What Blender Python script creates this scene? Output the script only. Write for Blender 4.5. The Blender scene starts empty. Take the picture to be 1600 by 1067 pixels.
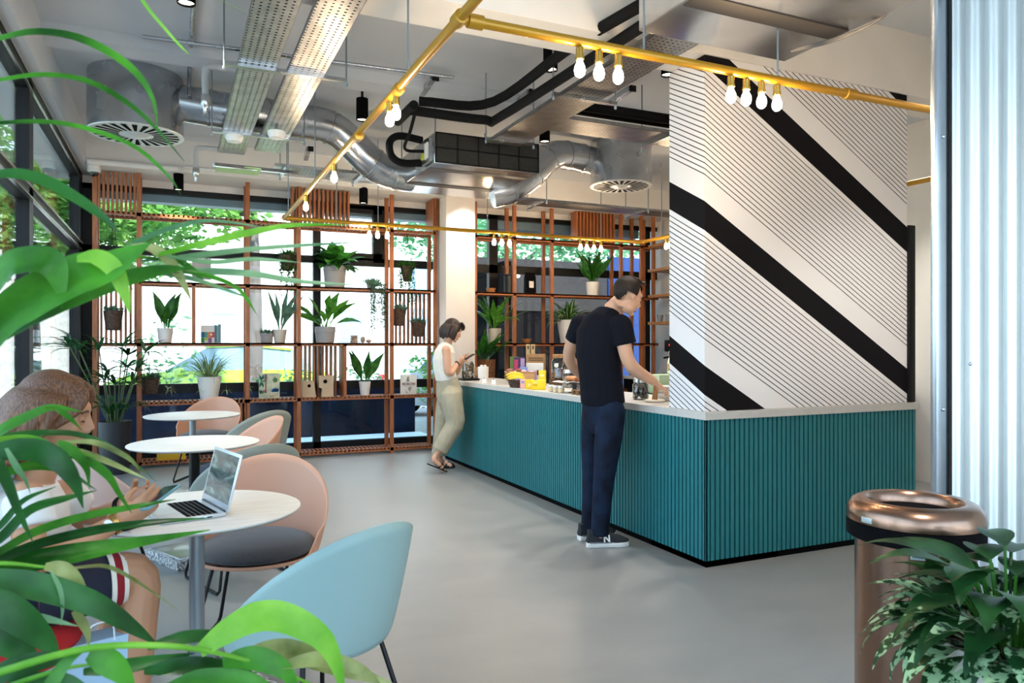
import bpy, bmesh, math, random
from mathutils import Vector, Matrix, noise as mnoise
C = bpy.context.scene.collection
PI = math.pi
V = Vector
# ------------------------------------------------------------------ camera model (1600 x 1067 frame)
FP, CX, CY, TH, H = 1161.0, 800.0, 538.0, math.radians(24.5), 1.38
FW = V((math.sin(TH), math.cos(TH), 0)); RT = V((math.cos(TH), -math.sin(TH), 0)); UP = V((0, 0, 1))
def ray(x, y): return FW + RT * ((x - CX) / FP) - UP * ((y - CY) / FP)
def onz(x, y, z):
    d = ray(x, y); t = (z - H) / d.z; return V((0, 0, H)) + d * t
def onx(x, y, X):
    d = ray(x, y); return V((0, 0, H)) + d * (X / d.x)
def ony(x, y, Y):
    d = ray(x, y); return V((0, 0, H)) + d * (Y / d.y)
def ond(x, y, D): return V((0, 0, H)) + ray(x, y) * D
# ------------------------------------------------------------------ materials
def lin(h):
    h = h.lstrip('#'); out = []
    for i in (0, 2, 4):
        c = int(h[i:i + 2], 16) / 255
        out.append(c / 12.92 if c <= 0.04045 else ((c + 0.055) / 1.055) ** 2.4)
    return tuple(out) + (1,)
MATS = {}
def nd(nt, kind, **kw):
    n = nt.nodes.new(kind)
    for k, v in kw.items():
        if k in n.inputs: n.inputs[k].default_value = v
        else: setattr(n, k, v)
    return n
def mat(name, col, rough=0.5, metal=0.0, var=0.0, vs=8.0, bump=0.0, bs=60.0, col2=None, spec=None, trans=None, coat=0.0, sheen=0.0, stretch=None, emit=None, es=0.0, sub=0.0, rvar=0.0):
    if name in MATS: return MATS[name]
    m = bpy.data.materials.new(name); m.use_nodes = True; nt = m.node_tree; b = nt.nodes['Principled BSDF']
    c = lin(col)
    b.inputs['Base Color'].default_value = c; b.inputs['Roughness'].default_value = rough; b.inputs['Metallic'].default_value = metal
    if spec is not None: b.inputs['Specular IOR Level'].default_value = spec
    if coat: b.inputs['Coat Weight'].default_value = coat
    if sheen: b.inputs['Sheen Weight'].default_value = sheen
    if trans: b.inputs['Transmission Weight'].default_value = trans
    if sub:
        b.inputs['Subsurface Weight'].default_value = sub; b.inputs['Subsurface Radius'].default_value = (0.012, 0.005, 0.003)
    if emit:
        b.inputs['Emission Color'].default_value = lin(emit); b.inputs['Emission Strength'].default_value = es
    src = None
    if var or bump or col2 or rvar:
        tc = nd(nt, 'ShaderNodeTexCoord'); src = tc.outputs['Object']
        if stretch:
            mp = nd(nt, 'ShaderNodeMapping'); mp.inputs['Scale'].default_value = stretch
            nt.links.new(src, mp.inputs['Vector']); src = mp.outputs['Vector']
    if var or col2 or rvar:
        n = nd(nt, 'ShaderNodeTexNoise', Scale=vs, Detail=4.0); nt.links.new(src, n.inputs['Vector'])
        r = nd(nt, 'ShaderNodeValToRGB')
        c2 = lin(col2) if col2 else tuple(x * (1 - var) for x in c[:3]) + (1,)
        r.color_ramp.elements[0].color = c2; r.color_ramp.elements[1].color = c
        r.color_ramp.elements[0].position = 0.38; r.color_ramp.elements[1].position = 0.62
        nt.links.new(n.outputs['Fac'], r.inputs['Fac'])
        if var or col2: nt.links.new(r.outputs['Color'], b.inputs['Base Color'])
        if rvar:
            mr = nd(nt, 'ShaderNodeMapRange'); mr.inputs['To Min'].default_value = max(0.02, rough - rvar); mr.inputs['To Max'].default_value = rough + rvar
            nt.links.new(n.outputs['Fac'], mr.inputs['Value']); nt.links.new(mr.outputs['Result'], b.inputs['Roughness'])
    if bump:
        n2 = nd(nt, 'ShaderNodeTexNoise', Scale=bs, Detail=3.0); nt.links.new(src, n2.inputs['Vector'])
        bp = nd(nt, 'ShaderNodeBump', Strength=bump, Distance=0.01)
        nt.links.new(n2.outputs['Fac'], bp.inputs['Height']); nt.links.new(bp.outputs['Normal'], b.inputs['Normal'])
    MATS[name] = m; return m
def glass_mat(name, tint='#ffffff', refl=1.0, rough=0.0):
    if name in MATS: return MATS[name]
    m = bpy.data.materials.new(name); m.use_nodes = True; nt = m.node_tree
    for n in list(nt.nodes): nt.nodes.remove(n)
    o = nd(nt, 'ShaderNodeOutputMaterial'); t = nd(nt, 'ShaderNodeBsdfTransparent', Color=lin(tint)); g = nd(nt, 'ShaderNodeBsdfGlossy', Roughness=rough)
    f = nd(nt, 'ShaderNodeFresnel', IOR=1.45); mu = nd(nt, 'ShaderNodeMath', operation='MULTIPLY'); mu.inputs[1].default_value = refl
    mx = nd(nt, 'ShaderNodeMixShader')
    nt.links.new(f.outputs[0], mu.inputs[0]); nt.links.new(mu.outputs[0], mx.inputs[0]); nt.links.new(t.outputs[0], mx.inputs[1]); nt.links.new(g.outputs[0], mx.inputs[2])
    nt.links.new(mx.outputs[0], o.inputs['Surface']); MATS[name] = m; return m
def emis(name, col, s):
    if name in MATS: return MATS[name]
    m = bpy.data.materials.new(name); m.use_nodes = True; b = m.node_tree.nodes['Principled BSDF']
    b.inputs['Base Color'].default_value = lin(col); b.inputs['Emission Color'].default_value = lin(col); b.inputs['Emission Strength'].default_value = s
    MATS[name] = m; return m
def leaf_mat(name, c1, c2, vs=14.0, rough=0.35, tr=0.35, sharp=False):
    """waxy leaf: noise between two greens, a share of light passes through"""
    if name in MATS: return MATS[name]
    m = bpy.data.materials.new(name); m.use_nodes = True; nt = m.node_tree; b = nt.nodes['Principled BSDF']
    tc = nd(nt, 'ShaderNodeTexCoord'); n = nd(nt, 'ShaderNodeTexNoise', Scale=vs, Detail=5.0); nt.links.new(tc.outputs['Object'], n.inputs['Vector'])
    r = nd(nt, 'ShaderNodeValToRGB'); r.color_ramp.elements[0].color = lin(c1); r.color_ramp.elements[1].color = lin(c2)
    a, z = (0.47, 0.53) if sharp else (0.35, 0.65)
    r.color_ramp.elements[0].position = a; r.color_ramp.elements[1].position = z
    nt.links.new(n.outputs['Fac'], r.inputs['Fac']); nt.links.new(r.outputs['Color'], b.inputs['Base Color']); b.inputs['Roughness'].default_value = rough; b.inputs['Specular IOR Level'].default_value = 0.28
    t = nd(nt, 'ShaderNodeBsdfTranslucent'); nt.links.new(r.outputs['Color'], t.inputs['Color'])
    mx = nd(nt, 'ShaderNodeMixShader'); mx.inputs[0].default_value = tr
    o = nt.nodes['Material Output']
    nt.links.new(b.outputs[0], mx.inputs[1]); nt.links.new(t.outputs[0], mx.inputs[2]); nt.links.new(mx.outputs[0], o.inputs['Surface'])
    MATS[name] = m; return m
# ------------------------------------------------------------------ objects
WM = {}
def wm(o):
    return WM.get(o.name, Matrix.Identity(4)) if o is not None else Matrix.Identity(4)
def tag(o, label=None, cat=None, group=None, kind=None):
    if label: o['label'] = label
    if cat: o['category'] = cat
    if group: o['group'] = group
    if kind: o['kind'] = kind
    return o
def thing(name, label, cat, loc=(0, 0, 0), rz=0.0, group=None, sc=1.0):
    o = bpy.data.objects.new(name, None); C.objects.link(o)
    o.location = loc; o.rotation_euler = (0, 0, rz); o.scale = (sc, sc, sc); o.empty_display_size = 0.05
    WM[o.name] = Matrix.Translation(V(loc)) @ Matrix.Rotation(rz, 4, 'Z') @ Matrix.Scale(sc, 4)
    return tag(o, label, cat, group)
def dup(o, loc, rz=0.0, label=None, sc=None):
    r = o.copy(); C.objects.link(r); r.location = loc; r.rotation_euler = (0, 0, rz)
    if sc: r.scale = (sc, sc, sc)
    if label: r['label'] = label
    for ch in list(o.children):
        c = ch.copy(); C.objects.link(c); c.parent = r
        for g in list(ch.children):
            d = g.copy(); C.objects.link(d); d.parent = c
    WM[r.name] = Matrix.Translation(V(loc)) @ Matrix.Rotation(rz, 4, 'Z') @ Matrix.Scale(sc or r.scale[0], 4)
    return r
def frame_of(t, hint):
    s = t.cross(hint)
    if s.length < 1e-4: s = t.cross(V((0.31, 0.9, 0.3)))
    s.normalize(); return s, s.cross(t).normalized()
def spline(pts, n):
    """Catmull-Rom through pts, n samples"""
    P = [V(p) for p in pts]
    if len(P) == 2: return [P[0].lerp(P[1], i / (n - 1)) for i in range(n)]
    P = [P[0] * 2 - P[1]] + P + [P[-1] * 2 - P[-2]]; m = len(P) - 3; out = []
    for i in range(n):
        u = i / (n - 1) * m; k = min(int(u), m - 1); t = u - k
        a, b, c, d = P[k:k + 4]
        out.append(0.5 * ((2 * b) + (c - a) * t + (2 * a - 5 * b + 4 * c - d) * t * t + (3 * b - a - 3 * c + d) * t ** 3))
    return out
def lerpl(vals, t):
    u = t * (len(vals) - 1); k = min(int(u), len(vals) - 2); f = u - k
    return vals[k] * (1 - f) + vals[k + 1] * f
class MB:
    def __init__(s): s.bm = bmesh.new(); s.mi = 0
    def face(s, vs):
        try:
            f = s.bm.faces.new(vs); f.material_index = s.mi; return f
        except ValueError: return None
    def poly(s, pts): return s.face([s.bm.verts.new(V(p)) for p in pts])
    def box(s, x0, x1, y0, y1, z0, z1, bev=0.0, M=None):
        if x0 > x1: x0, x1 = x1, x0
        if y0 > y1: y0, y1 = y1, y0
        if z0 > z1: z0, z1 = z1, z0
        P = [V((x, y, z)) for z in (z0, z1) for y in (y0, y1) for x in (x0, x1)]
        if M is not None: P = [M @ p for p in P]
        v = [s.bm.verts.new(p) for p in P]
        fs = [s.face([v[i] for i in q]) for q in ((0, 2, 3, 1), (4, 5, 7, 6), (0, 1, 5, 4), (2, 6, 7, 3), (0, 4, 6, 2), (1, 3, 7, 5))]
        if bev:
            es = {e for f in fs for e in f.edges}
            bmesh.ops.bevel(s.bm, geom=list(es), offset=bev, segments=2, affect='EDGES', profile=0.5)
        return s
    def bar(s, p0, p1, w, h, hint=(0, 0, 1)):
        p0, p1 = V(p0), V(p1); t = (p1 - p0).normalized(); a, b = frame_of(t, V(hint)); a *= w / 2; b *= h / 2
        v = [s.bm.verts.new(p + x * a + y * b) for p in (p0, p1) for x, y in ((-1, -1), (1, -1), (1, 1), (-1, 1))]
        for i in range(4): s.face([v[i], v[(i + 1) % 4], v[4 + (i + 1) % 4], v[4 + i]])
        s.face(v[3::-1]); s.face(v[4:]); return s
    def loft(s, rings, cap=True, closed=True):
        R = [[s.bm.verts.new(p) for p in r] for r in rings]; n = len(R[0])
        for a, b in zip(R, R[1:]):
            for i in range(n if closed else n - 1): s.face([a[i], a[(i + 1) % n], b[(i + 1) % n], b[i]])
        if cap and closed: s.face(R[0][::-1]); s.face(R[-1])
        return s
    def tube(s, pts, r, n=8, cap=True, flat=1.0, hint=None, m=None):
        """circle swept along pts; r number or list; flat squashes the second axis"""
        P = [V(p) for p in pts]
        if m: P = spline(P, m)
        k = len(P); up = V(hint) if hint else None; rings = []; pa = None
        for i in range(k):
            t = (P[min(i + 1, k - 1)] - P[max(i - 1, 0)])
            if t.length < 1e-7: t = V((0, 0, 1))
            t.normalize()
            if up is not None: a, b = frame_of(t, up)
            elif pa is None: a, b = frame_of(t, V((0, 0, 1)) if abs(t.z) < 0.9 else V((1, 0, 0)))
            else: a = (pa - t * pa.dot(t)).normalized()
            b = t.cross(a); pa = a
            rr = lerpl(r, i / max(1, k - 1)) if isinstance(r, (list, tuple)) else r
            fl = lerpl(flat, i / max(1, k - 1)) if isinstance(flat, (list, tuple)) else flat
            rings.append([P[i] + a * (rr * math.cos(2 * PI * j / n)) + b * (rr * fl * math.sin(2 * PI * j / n)) for j in range(n)])
        return s.loft(rings, cap)
    def lathe(s, prof, n=24, c=(0, 0, 0), cap=True, M=None, sy=1.0):
        c = V(c); rings = []
        for r, z in prof:
            ring = [V((r * math.cos(2 * PI * j / n), sy * r * math.sin(2 * PI * j / n), z)) for j in range(n)]
            rings.append([c + (M @ p if M is not None else p) for p in ring])
        return s.loft(rings, cap)
    def ball(s, c, r, n=12, M=None):
        r = V(r) if not isinstance(r, (int, float)) else V((r, r, r)); rings = []
        h = max(6, n // 2 + 1)
        for i in range(h + 1):
            a = PI * min(max(i / h, 0.02), 0.98)
            ring = [V((r.x * math.sin(a) * math.cos(2 * PI * j / n), r.y * math.sin(a) * math.sin(2 * PI * j / n), r.z * math.cos(PI * i / h))) for j in range(n)]
            rings.append([V(c) + (M @ p if M is not None else p) for p in ring])
        rings.reverse(); return s.loft(rings)
    def grid(s, fn, nu, nv):
        G = [[s.bm.verts.new(V(fn(i / nu, j / nv))) for j in range(nv + 1)] for i in range(nu + 1)]
        for i in range(nu):
            for j in range(nv): s.face([G[i][j], G[i + 1][j], G[i + 1][j + 1], G[i][j + 1]])
        return s
    def blade(s, pts, wid, up=(0, 0, 1), fold=0.15, m=8, edge=None):
        """leaf ribbon: wid = list of half widths along it; fold lowers the midrib"""
        P = spline(pts, m); rows = []
        for i in range(m):
            t = (P[min(i + 1, m - 1)] - P[max(i - 1, 0)]).normalized(); a, b = frame_of(t, V(up))
            w = max(lerpl(wid, i / (m - 1)), 0.0004)
            if b.dot(V(up)) < 0: b = -b
            if edge: rows.append([P[i] - a * w + b * w * fold, P[i] - a * w * edge, P[i] - b * w * fold, P[i] + a * w * edge, P[i] + a * w + b * w * fold])
            else: rows.append([P[i] - a * w + b * w * fold, P[i] - b * w * fold * 0.6, P[i] + a * w + b * w * fold])
        R = [[s.bm.verts.new(p) for p in r] for r in rows]; k = len(R[0]); m0 = s.mi
        for a, b in zip(R, R[1:]):
            for j in range(k - 1):
                if edge: s.mi = m0 + (1 if j in (1, 2) else 0)
                s.face([a[j], a[j + 1], b[j + 1], b[j]])
        s.mi = m0; return s
    def build(s, name, mats, parent=None, smooth=True, angle=40, local=False, kind=None, bevel=0.0):
        if not isinstance(mats, (list, tuple)): mats = [mats]
        if parent is not None and not local: bmesh.ops.transform(s.bm, matrix=wm(parent).inverted(), verts=s.bm.verts)
        bmesh.ops.recalc_face_normals(s.bm, faces=s.bm.faces)
        me = bpy.data.meshes.new(name); s.bm.to_mesh(me); s.bm.free()
        for m in mats: me.materials.append(m)
        if smooth and len(me.polygons):
            me.polygons.foreach_set('use_smooth', [True] * len(me.polygons)); me.set_sharp_from_angle(angle=math.radians(angle))
        o = bpy.data.objects.new(name, me); C.objects.link(o)
        if parent is not None: o.parent = parent; WM[o.name] = wm(parent)
        if kind: o['kind'] = kind
        if bevel:
            bv = o.modifiers.new('edge_round', 'BEVEL'); bv.width = bevel; bv.segments = 2; bv.limit_method = 'ANGLE'
        return o
def struct(name, b, m, parent=None, **kw):
    o = b.build(name, m, parent, **kw)
    if parent is None: o['kind'] = 'structure'
    return o
def voxel(o, vs, smooth=4, fac=0.5):
    """fuse the overlapping pieces of one mesh into one continuous skin"""
    m = o.modifiers.new('fuse', 'REMESH'); m.mode = 'VOXEL'; m.voxel_size = vs; m.use_smooth_shade = True
    s = o.modifiers.new('smooth', 'SMOOTH'); s.iterations = smooth; s.factor = fac
    dg = bpy.context.evaluated_depsgraph_get(); dg.update()
    me = bpy.data.meshes.new_from_object(o.evaluated_get(dg)); old = o.data
    o.modifiers.clear(); o.data = me; me.name = old.name
    if not me.materials:
        for x in old.materials: me.materials.append(x)
    me.polygons.foreach_set('use_smooth', [True] * len(me.polygons)); return o
def text(s, size, m, M, name, parent, ext=0.0006, align='CENTER', bold=0.0):
    cu = bpy.data.curves.new(name, 'FONT'); cu.body = s; cu.size = size; cu.extrude = ext; cu.align_x = align; cu.align_y = 'CENTER'; cu.offset = bold
    o = bpy.data.objects.new(name + '_tmp', cu); C.objects.link(o)
    dg = bpy.context.evaluated_depsgraph_get(); dg.update()
    me = bpy.data.meshes.new_from_object(o.evaluated_get(dg)); bpy.data.objects.remove(o)
    me.transform(wm(parent).inverted() @ M); me.materials.clear(); me.materials.append(m)
    r = bpy.data.objects.new(name, me); C.objects.link(r); r.parent = parent; WM[r.name] = wm(parent); return r
def facing(o, xdir, up=(0, 0, 1)):
    """matrix for text / flat things: local x along xdir, local y up, z towards the reader"""
    x = V(xdir).normalized(); u = V(up); z = x.cross(u).normalized(); y = z.cross(x)
    return Matrix(((x.x, y.x, z.x, o[0]), (x.y, y.y, z.y, o[1]), (x.z, y.z, z.z, o[2]), (0, 0, 0, 1)))
# ------------------------------------------------------------------ shared materials
WOOD = mat('shelf_wood', '#a86338', 0.45, var=0.3, vs=6, stretch=(8, 8, 1), bump=0.05)
WOODL = mat('oak_board', '#b07a46', 0.5, var=0.25, vs=5, stretch=(1, 6, 6))
BLACK = mat('black_paint', '#0b0b0d', 0.45, spec=.3)
BLACKM = mat('black_matt', '#08080a', 0.9, spec=.1)
RUBBER = mat('pipe_lagging', '#0d0d0f', 0.85, spec=.2, bump=0.15, bs=40)
WHITE = mat('white_paint', '#e6e2dc', 0.7, var=0.05, vs=3)
CONC = mat('ceiling_paint', '#cdd1d6', 0.62, var=0.06, vs=1.4, bump=0.06, bs=18)
GALV = mat('galvanised_steel', '#c3c6ca', 0.26, 1.0, var=0.1, vs=6, rvar=0.06)
GALVD = mat('galvanised_tray', '#b2b3b5', 0.36, 1.0, var=0.2, vs=14)
STEEL = mat('bright_steel', '#d0d2d5', 0.28, 1.0)
ROD = mat('rod_steel', '#9aa3aa', 0.4, 0.8)
BRASS = mat('brass', '#d9b45a', 0.25, 1.0)
YELLOW = mat('yellow_lacquer', '#bd8a1a', 0.34, 0.3, coat=0.15)
BULB = emis('bulb_glow', '#ffdfb6', 190.0)
SPOTG = emis('spot_glow', '#fff0d8', 12.0)
FRAME = mat('window_frame_black', '#101012', 0.5, spec=.3)
GLASS = glass_mat('window_glass', '#f8fcfb', 0.6)
TEAL = mat('teal_lacquer', '#22757b', 0.42, var=0.05, vs=3)
PLASTW = mat('white_plastic', '#e9e9e6', 0.4)
POTW = mat('pot_white', '#e8e5df', 0.5)
POTG = mat('pot_grey', '#9a9797', 0.6)
POTB = mat('pot_black', '#22262c', 0.45)
BASKET = mat('wicker', '#5a4030', 0.7, col2='#2c1e15', vs=60, bump=0.6, bs=120)
SOIL = mat('soil', '#2a1d14', 0.95, var=0.4, vs=60)
LEAF = leaf_mat('leaf_green', '#1c4a18', '#3f7d2a')
LEAFD = leaf_mat('leaf_dark', '#173a1c', '#2c5a2c')
LEAFB = leaf_mat('leaf_bright', '#2f6d1c', '#6aa83a')
LEAFS = leaf_mat('leaf_bluegreen', '#3d5f4a', '#6f917a')
LEAFP = leaf_mat('leaf_pale', '#9fb277', '#d3dcae')
LEAFV = leaf_mat('leaf_mottled', '#173a1c', '#96b587', vs=46, sharp=True, tr=0.12)
# ------------------------------------------------------------------ camera
cam = bpy.data.objects.new('camera', bpy.data.cameras.new('camera')); C.objects.link(cam)
cam.location = (0, 0, H); cam.rotation_euler = (PI / 2, 0, -TH)
cam.data.sensor_width = 36; cam.data.lens = 36 * FP / 1600; cam.data.shift_y = 4.5 / 1600; cam.data.clip_start = 0.05
cam.data.dof.use_dof = True; cam.data.dof.focus_distance = 4.6; cam.data.dof.aperture_fstop = 8.0
bpy.context.scene.camera = cam
XL, XR, YB, YF, ZC = -0.95, 6.86, 9.6, -3.2, 3.63
# ------------------------------------------------------------------ setting
fl = bpy.data.materials.new('poured_floor'); fl.use_nodes = True
nt = fl.node_tree; b = nt.nodes['Principled BSDF']; tc = nd(nt, 'ShaderNodeTexCoord')
mp = nd(nt, 'ShaderNodeMapping'); mp.inputs['Scale'].default_value = (0.8, 1.8, 1); mp.inputs['Rotation'].default_value = (0, 0, 0.5)
n1 = nd(nt, 'ShaderNodeTexNoise', Scale=2.2, Detail=7.0, Roughness=0.62); r1 = nd(nt, 'ShaderNodeValToRGB')
r1.color_ramp.elements[0].color = lin('#818382'); r1.color_ramp.elements[1].color = lin('#8d8e8c'); r1.color_ramp.elements[0].position = 0.3; r1.color_ramp.elements[1].position = 0.7
mr = nd(nt, 'ShaderNodeMapRange'); mr.inputs['To Min'].default_value = 0.28; mr.inputs['To Max'].default_value = 0.44
nt.links.new(tc.outputs['Object'], mp.inputs['Vector']); nt.links.new(mp.outputs[0], n1.inputs['Vector']); nt.links.new(n1.outputs['Fac'], r1.inputs['Fac'])
nt.links.new(r1.outputs['Color'], b.inputs['Base Color']); nt.links.new(n1.outputs['Fac'], mr.inputs['Value']); nt.links.new(mr.outputs[0], b.inputs['Roughness'])
struct('floor', MB().box(XL - 0.15, XR + 0.1, YF, YB + 0.12, -0.12, 0), fl)
struct('ceiling', MB().box(XL - 0.4, XR + 0.1, YF, YB + 0.3, ZC, ZC + 0.2), CONC)
struct('wall_right', MB().box(XR, XR + 0.15, YF, YB + 0.3, 0, ZC), WHITE)
struct('trim_1', MB().box(XL - 0.35, -0.84, YF, YB + 0.3, 3.28, ZC), CONC)                       # downstand beam over the left glazing
struct('trim_2', MB().box(-0.84, XR, 8.97, YB + 0.3, 3.28, ZC), WHITE)                            # beam over the back windows
struct('trim_3', MB().box(-0.84, XR, 3.69, 4.03, 3.18, ZC), WHITE)                                # cross beam above the striped wall
struct('trim_4', MB().box(-0.84, XR, 6.05, 6.3, 3.54, ZC), CONC)
struct('wall_back', MB().box(XL, XR, YB - 0.02, YB + 0.12, 3.2, 3.28), WHITE)
struct('column', MB().box(3.16, 3.56, 8.96, 9.45, 0, 3.28, 0.006), mat('column_plaster', '#e2d9d1', 0.7, var=0.04, vs=4))
# striped partition on the end of the counter
wp = bpy.data.materials.new('striped_wallpaper'); wp.use_nodes = True; nt = wp.node_tree; b = nt.nodes['Principled BSDF']
tc = nd(nt, 'ShaderNodeTexCoord'); sx = nd(nt, 'ShaderNodeSeparateXYZ'); nt.links.new(tc.outputs['Object'], sx.inputs[0])
def mth(op, a, c=None, d=None):
    n = nd(nt, 'ShaderNodeMath', operation=op)
    for i, x in enumerate((a, c, d)):
        if x is None: continue
        if isinstance(x, (int, float)): n.inputs[i].default_value = x
        else: nt.links.new(x, n.inputs[i])
    return n.outputs[0]
p_ = mth('ADD', mth('MULTIPLY_ADD', sx.outputs['X'], 0.585, -0.585 * 3.0), mth('MULTIPLY_ADD', sx.outputs['Y'], -0.53, 0.53 * 3.7))
p_ = mth('ADD', p_, sx.outputs['Z'])
fr = mth('MULTIPLY', mth('FRACT', mth('DIVIDE', mth('SUBTRACT', p_, 1.066), 1.022)), 1.022)
band = mth('LESS_THAN', fr, 0.182)
ln = mth('LESS_THAN', mth('FRACT', mth('DIVIDE', mth('SUBTRACT', fr, 0.345), 0.0352)), 0.19)
ln = mth('MULTIPLY', ln, mth('MULTIPLY', mth('GREATER_THAN', fr, 0.343), mth('LESS_THAN', fr, 0.985)))
k = mth('MAXIMUM', band, ln); mx = nd(nt, 'ShaderNodeMix', data_type='RGBA'); nt.links.new(k, mx.inputs[0])
mx.inputs[6].default_value = lin('#e9e6e6'); mx.inputs[7].default_value = lin('#0f0d11'); nt.links.new(mx.outputs[2], b.inputs['Base Color']); b.inputs['Roughness'].default_value = 0.75; b.inputs['Specular IOR Level'].default_value = 0.15
struct('wall_partition', MB().box(3.0, 4.82, 3.7, 4.06, 0.963, 3.178), wp)
struct('trim_5', MB().box(4.82, 4.885, 3.68, 4.06, 0.963, 2.24, 0.004), BLACK)
# corrugated metal wall at the right
cg = mat('corrugated_zinc', '#dbdedd', 0.4, 1.0, var=0.1, vs=3, stretch=(1, 1, 0.25), rvar=0.08)
b_ = MB(); n = 560; YC = 2.03
prof = [(2.845 + i * 2.9 / n, YC - 0.02 + 0.010 * math.tanh(2.2 * math.sin(2 * PI * i * 2.9 / n / 0.122))) for i in range(n + 1)]
b_.loft([[V((x, y, z)) for x, y in prof] + [V((x, y + 0.03, z)) for x, y in reversed(prof)] for z in (0, ZC)], closed=True)
struct('wall_front', b_, cg, angle=60)
struct('trim_6', MB().box(2.765, 2.835, YC - 0.04, YC - 0.012, 0, ZC, 0.003), mat('zinc_flashing', '#c9cfd6', 0.25, 1.0, var=0.15, vs=2))
struct('trim_7', MB().box(2.833, 2.85, YC - 0.045, YC - 0.01, 0, ZC), BLACK)
b_ = MB()
for x, z in ((2.8, 2.21), (2.8, 1.12), (2.965, 1.3)): b_.ball((x, YC - 0.043, z), (0.008, 0.006, 0.008), 10)
tag(b_.build('wall_screw', STEEL), 'small round screw heads on the corrugated metal wall and its flashing', 'screws', kind='stuff')
struct('wall_inner', MB().box(3.12, XR, YC + 0.05, YC + 0.14, 0, ZC), WHITE)
# glazing: window_1 left, window_2 back left, window_3 back right, window_4 behind the camera
def window(name, plane, c, a0, a1, posts, rails, panes, d=0.09, inset=0.0):
    f = MB()
    def bx(u0, u1, z0, z1, dd):
        if plane == 'x': f.box(c - dd, c, u0, u1, z0, z1)
        else: f.box(u0, u1, c, c + dd, z0, z1)
    for u, w in posts: bx(u - w / 2, u + w / 2, 0, 3.28 if plane == 'x' else 3.2, d)
    for u0, u1, z, h in rails: bx(u0, u1, z - h / 2, z + h / 2, d * 0.9)
    o = struct(name, f, FRAME)
    g = MB()
    for u0, u1, z0, z1 in panes:
        if plane == 'x': g.box(c - d * 0.55, c - d * 0.45, u0, u1, z0, z1)
        else: g.box(u0, u1, c + d * 0.45, c + d * 0.55, z0, z1)
    g.build('pane', GLASS, o); return o
posts = [(y, 0.16) for y in (-3.1, -1.0, 1.2, 3.6, 6.3)] + [(9.42, 0.34)]
w1 = window('window_1', 'x', XL + 0.02, YF, YB, posts, [(YF, YB, 0.06, 0.12), (YF, YB, 2.45, 0.09), (YF, YB, 3.24, 0.08), (YF, YB, 0.86, 0.07)], [(YF, YB, 0.1, 3.22)])
MB().box(XL + 0.02, XL + 0.05, YF, 9.3, 2.475, 2.495).box(XL + 0.02, XL + 0.05, YF, 9.3, 3.235, 3.265).box(XL + 0.02, XL + 0.035, YF, 9.3, 3.19, 3.2).box(XL + 0.02, XL + 0.05, YF, 9.3, 2.405, 2.415).build('rail', mat('rail_aluminium', '#c9c6c0', 0.25, 1.0), w1)
w2 = window('window_2', 'y', YB, XL, 3.3, [(-0.86, 0.16), (1.66, 0.09), (3.28, 0.06)], [(XL, 3.3, 3.185, 0.09), (XL, 1.66, 2.46, 0.09), (1.66, 3.3, 2.45, 0.1), (XL, 3.3, 0.86, 0.11), (XL, 3.3, 0.06, 0.16), (1.66, 2.5, 2.52, 0.09), (1.66, 2.5, 3.13, 0.1), (2.38, 2.54, 2.82, 0.74)], [(XL, 3.3, 0.12, 3.15)])
w2['kind'] = 'structure'
MB().box(-0.8, 3.25, YB + 0.12, YB + 0.3, 3.06, 3.16).build('blind_box', mat('blind_box_grey', '#8e9eac', 0.5, 0.3), w2)
w3 = window('window_3', 'y', YB, 3.55, XR, [(3.6, 0.06), (4.09, 0.13), (6.66, 0.14)], [(3.55, XR, 3.185, 0.09), (3.55, XR, 2.44, 0.11), (3.55, XR, 0.06, 0.16)], [(3.55, XR, 0.12, 3.15)])
MB().box(4.2, 6.6, YB + 0.12, YB + 0.3, 3.03, 3.16).build('blind_box', mat('blind_box_grey', '#8e9eac', 0.5), w3)
window('window_4', 'y', YF - 0.1, XL, XR, [(x, 0.12) for x in (-0.9, 1.0, 2.9, 4.8, 6.8)], [(XL, XR, 3.22, 0.1), (XL, XR, 0.06, 0.14)], [(XL, XR, 0.1, 3.2)])
struct('wall_left', MB().box(XL - 0.1, XL, YB, YB + 0.2, 0, ZC), BLACK)
# ------------------------------------------------------------------ outside
PAVE = mat('paving', '#9a9791', 0.9, var=0.15, vs=3); struct('pavement', MB().box(-14, 22, YB + 0.14, 14.0, -0.3, -0.02).box(-14, XL - 0.16, YF - 8, YB + 0.14, -0.3, -0.02), PAVE)
struct('road', MB().box(-26, 40, 14.0, 60, -0.35, -0.1), mat('asphalt', '#6f7073', 0.9, var=0.1))
struct('lawn', MB().box(-40, -14, -20, 14, -0.3, -0.05), mat('lawn_green', '#5d8040', 0.9, var=0.3, vs=2))
struct('low_wall', MB().box(XL, 3.3, 10.75, 11.0, -0.02, 0.84), mat('planter_wall', '#27304a', 0.9, col2='#1c2030', vs=1.5, spec=.1))       # dark low wall outside the lower panes
struct('kerb', MB().box(1.0, 3.3, 9.75, 10.5, -0.02, 0.1), mat('pale_kerb', '#dfe6ea', 0.8))
FOL = [leaf_mat('tree_leaf_a', '#4b8a3e', '#a8d276', vs=1.5, tr=0.5), leaf_mat('tree_leaf_b', '#3d7a4c', '#86bd8a', vs=1.5, tr=0.5)]
BARK = mat('bark', '#6d625c', 0.9, var=0.4, vs=12, stretch=(1, 1, 0.2), bump=0.4, bs=20)
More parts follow.
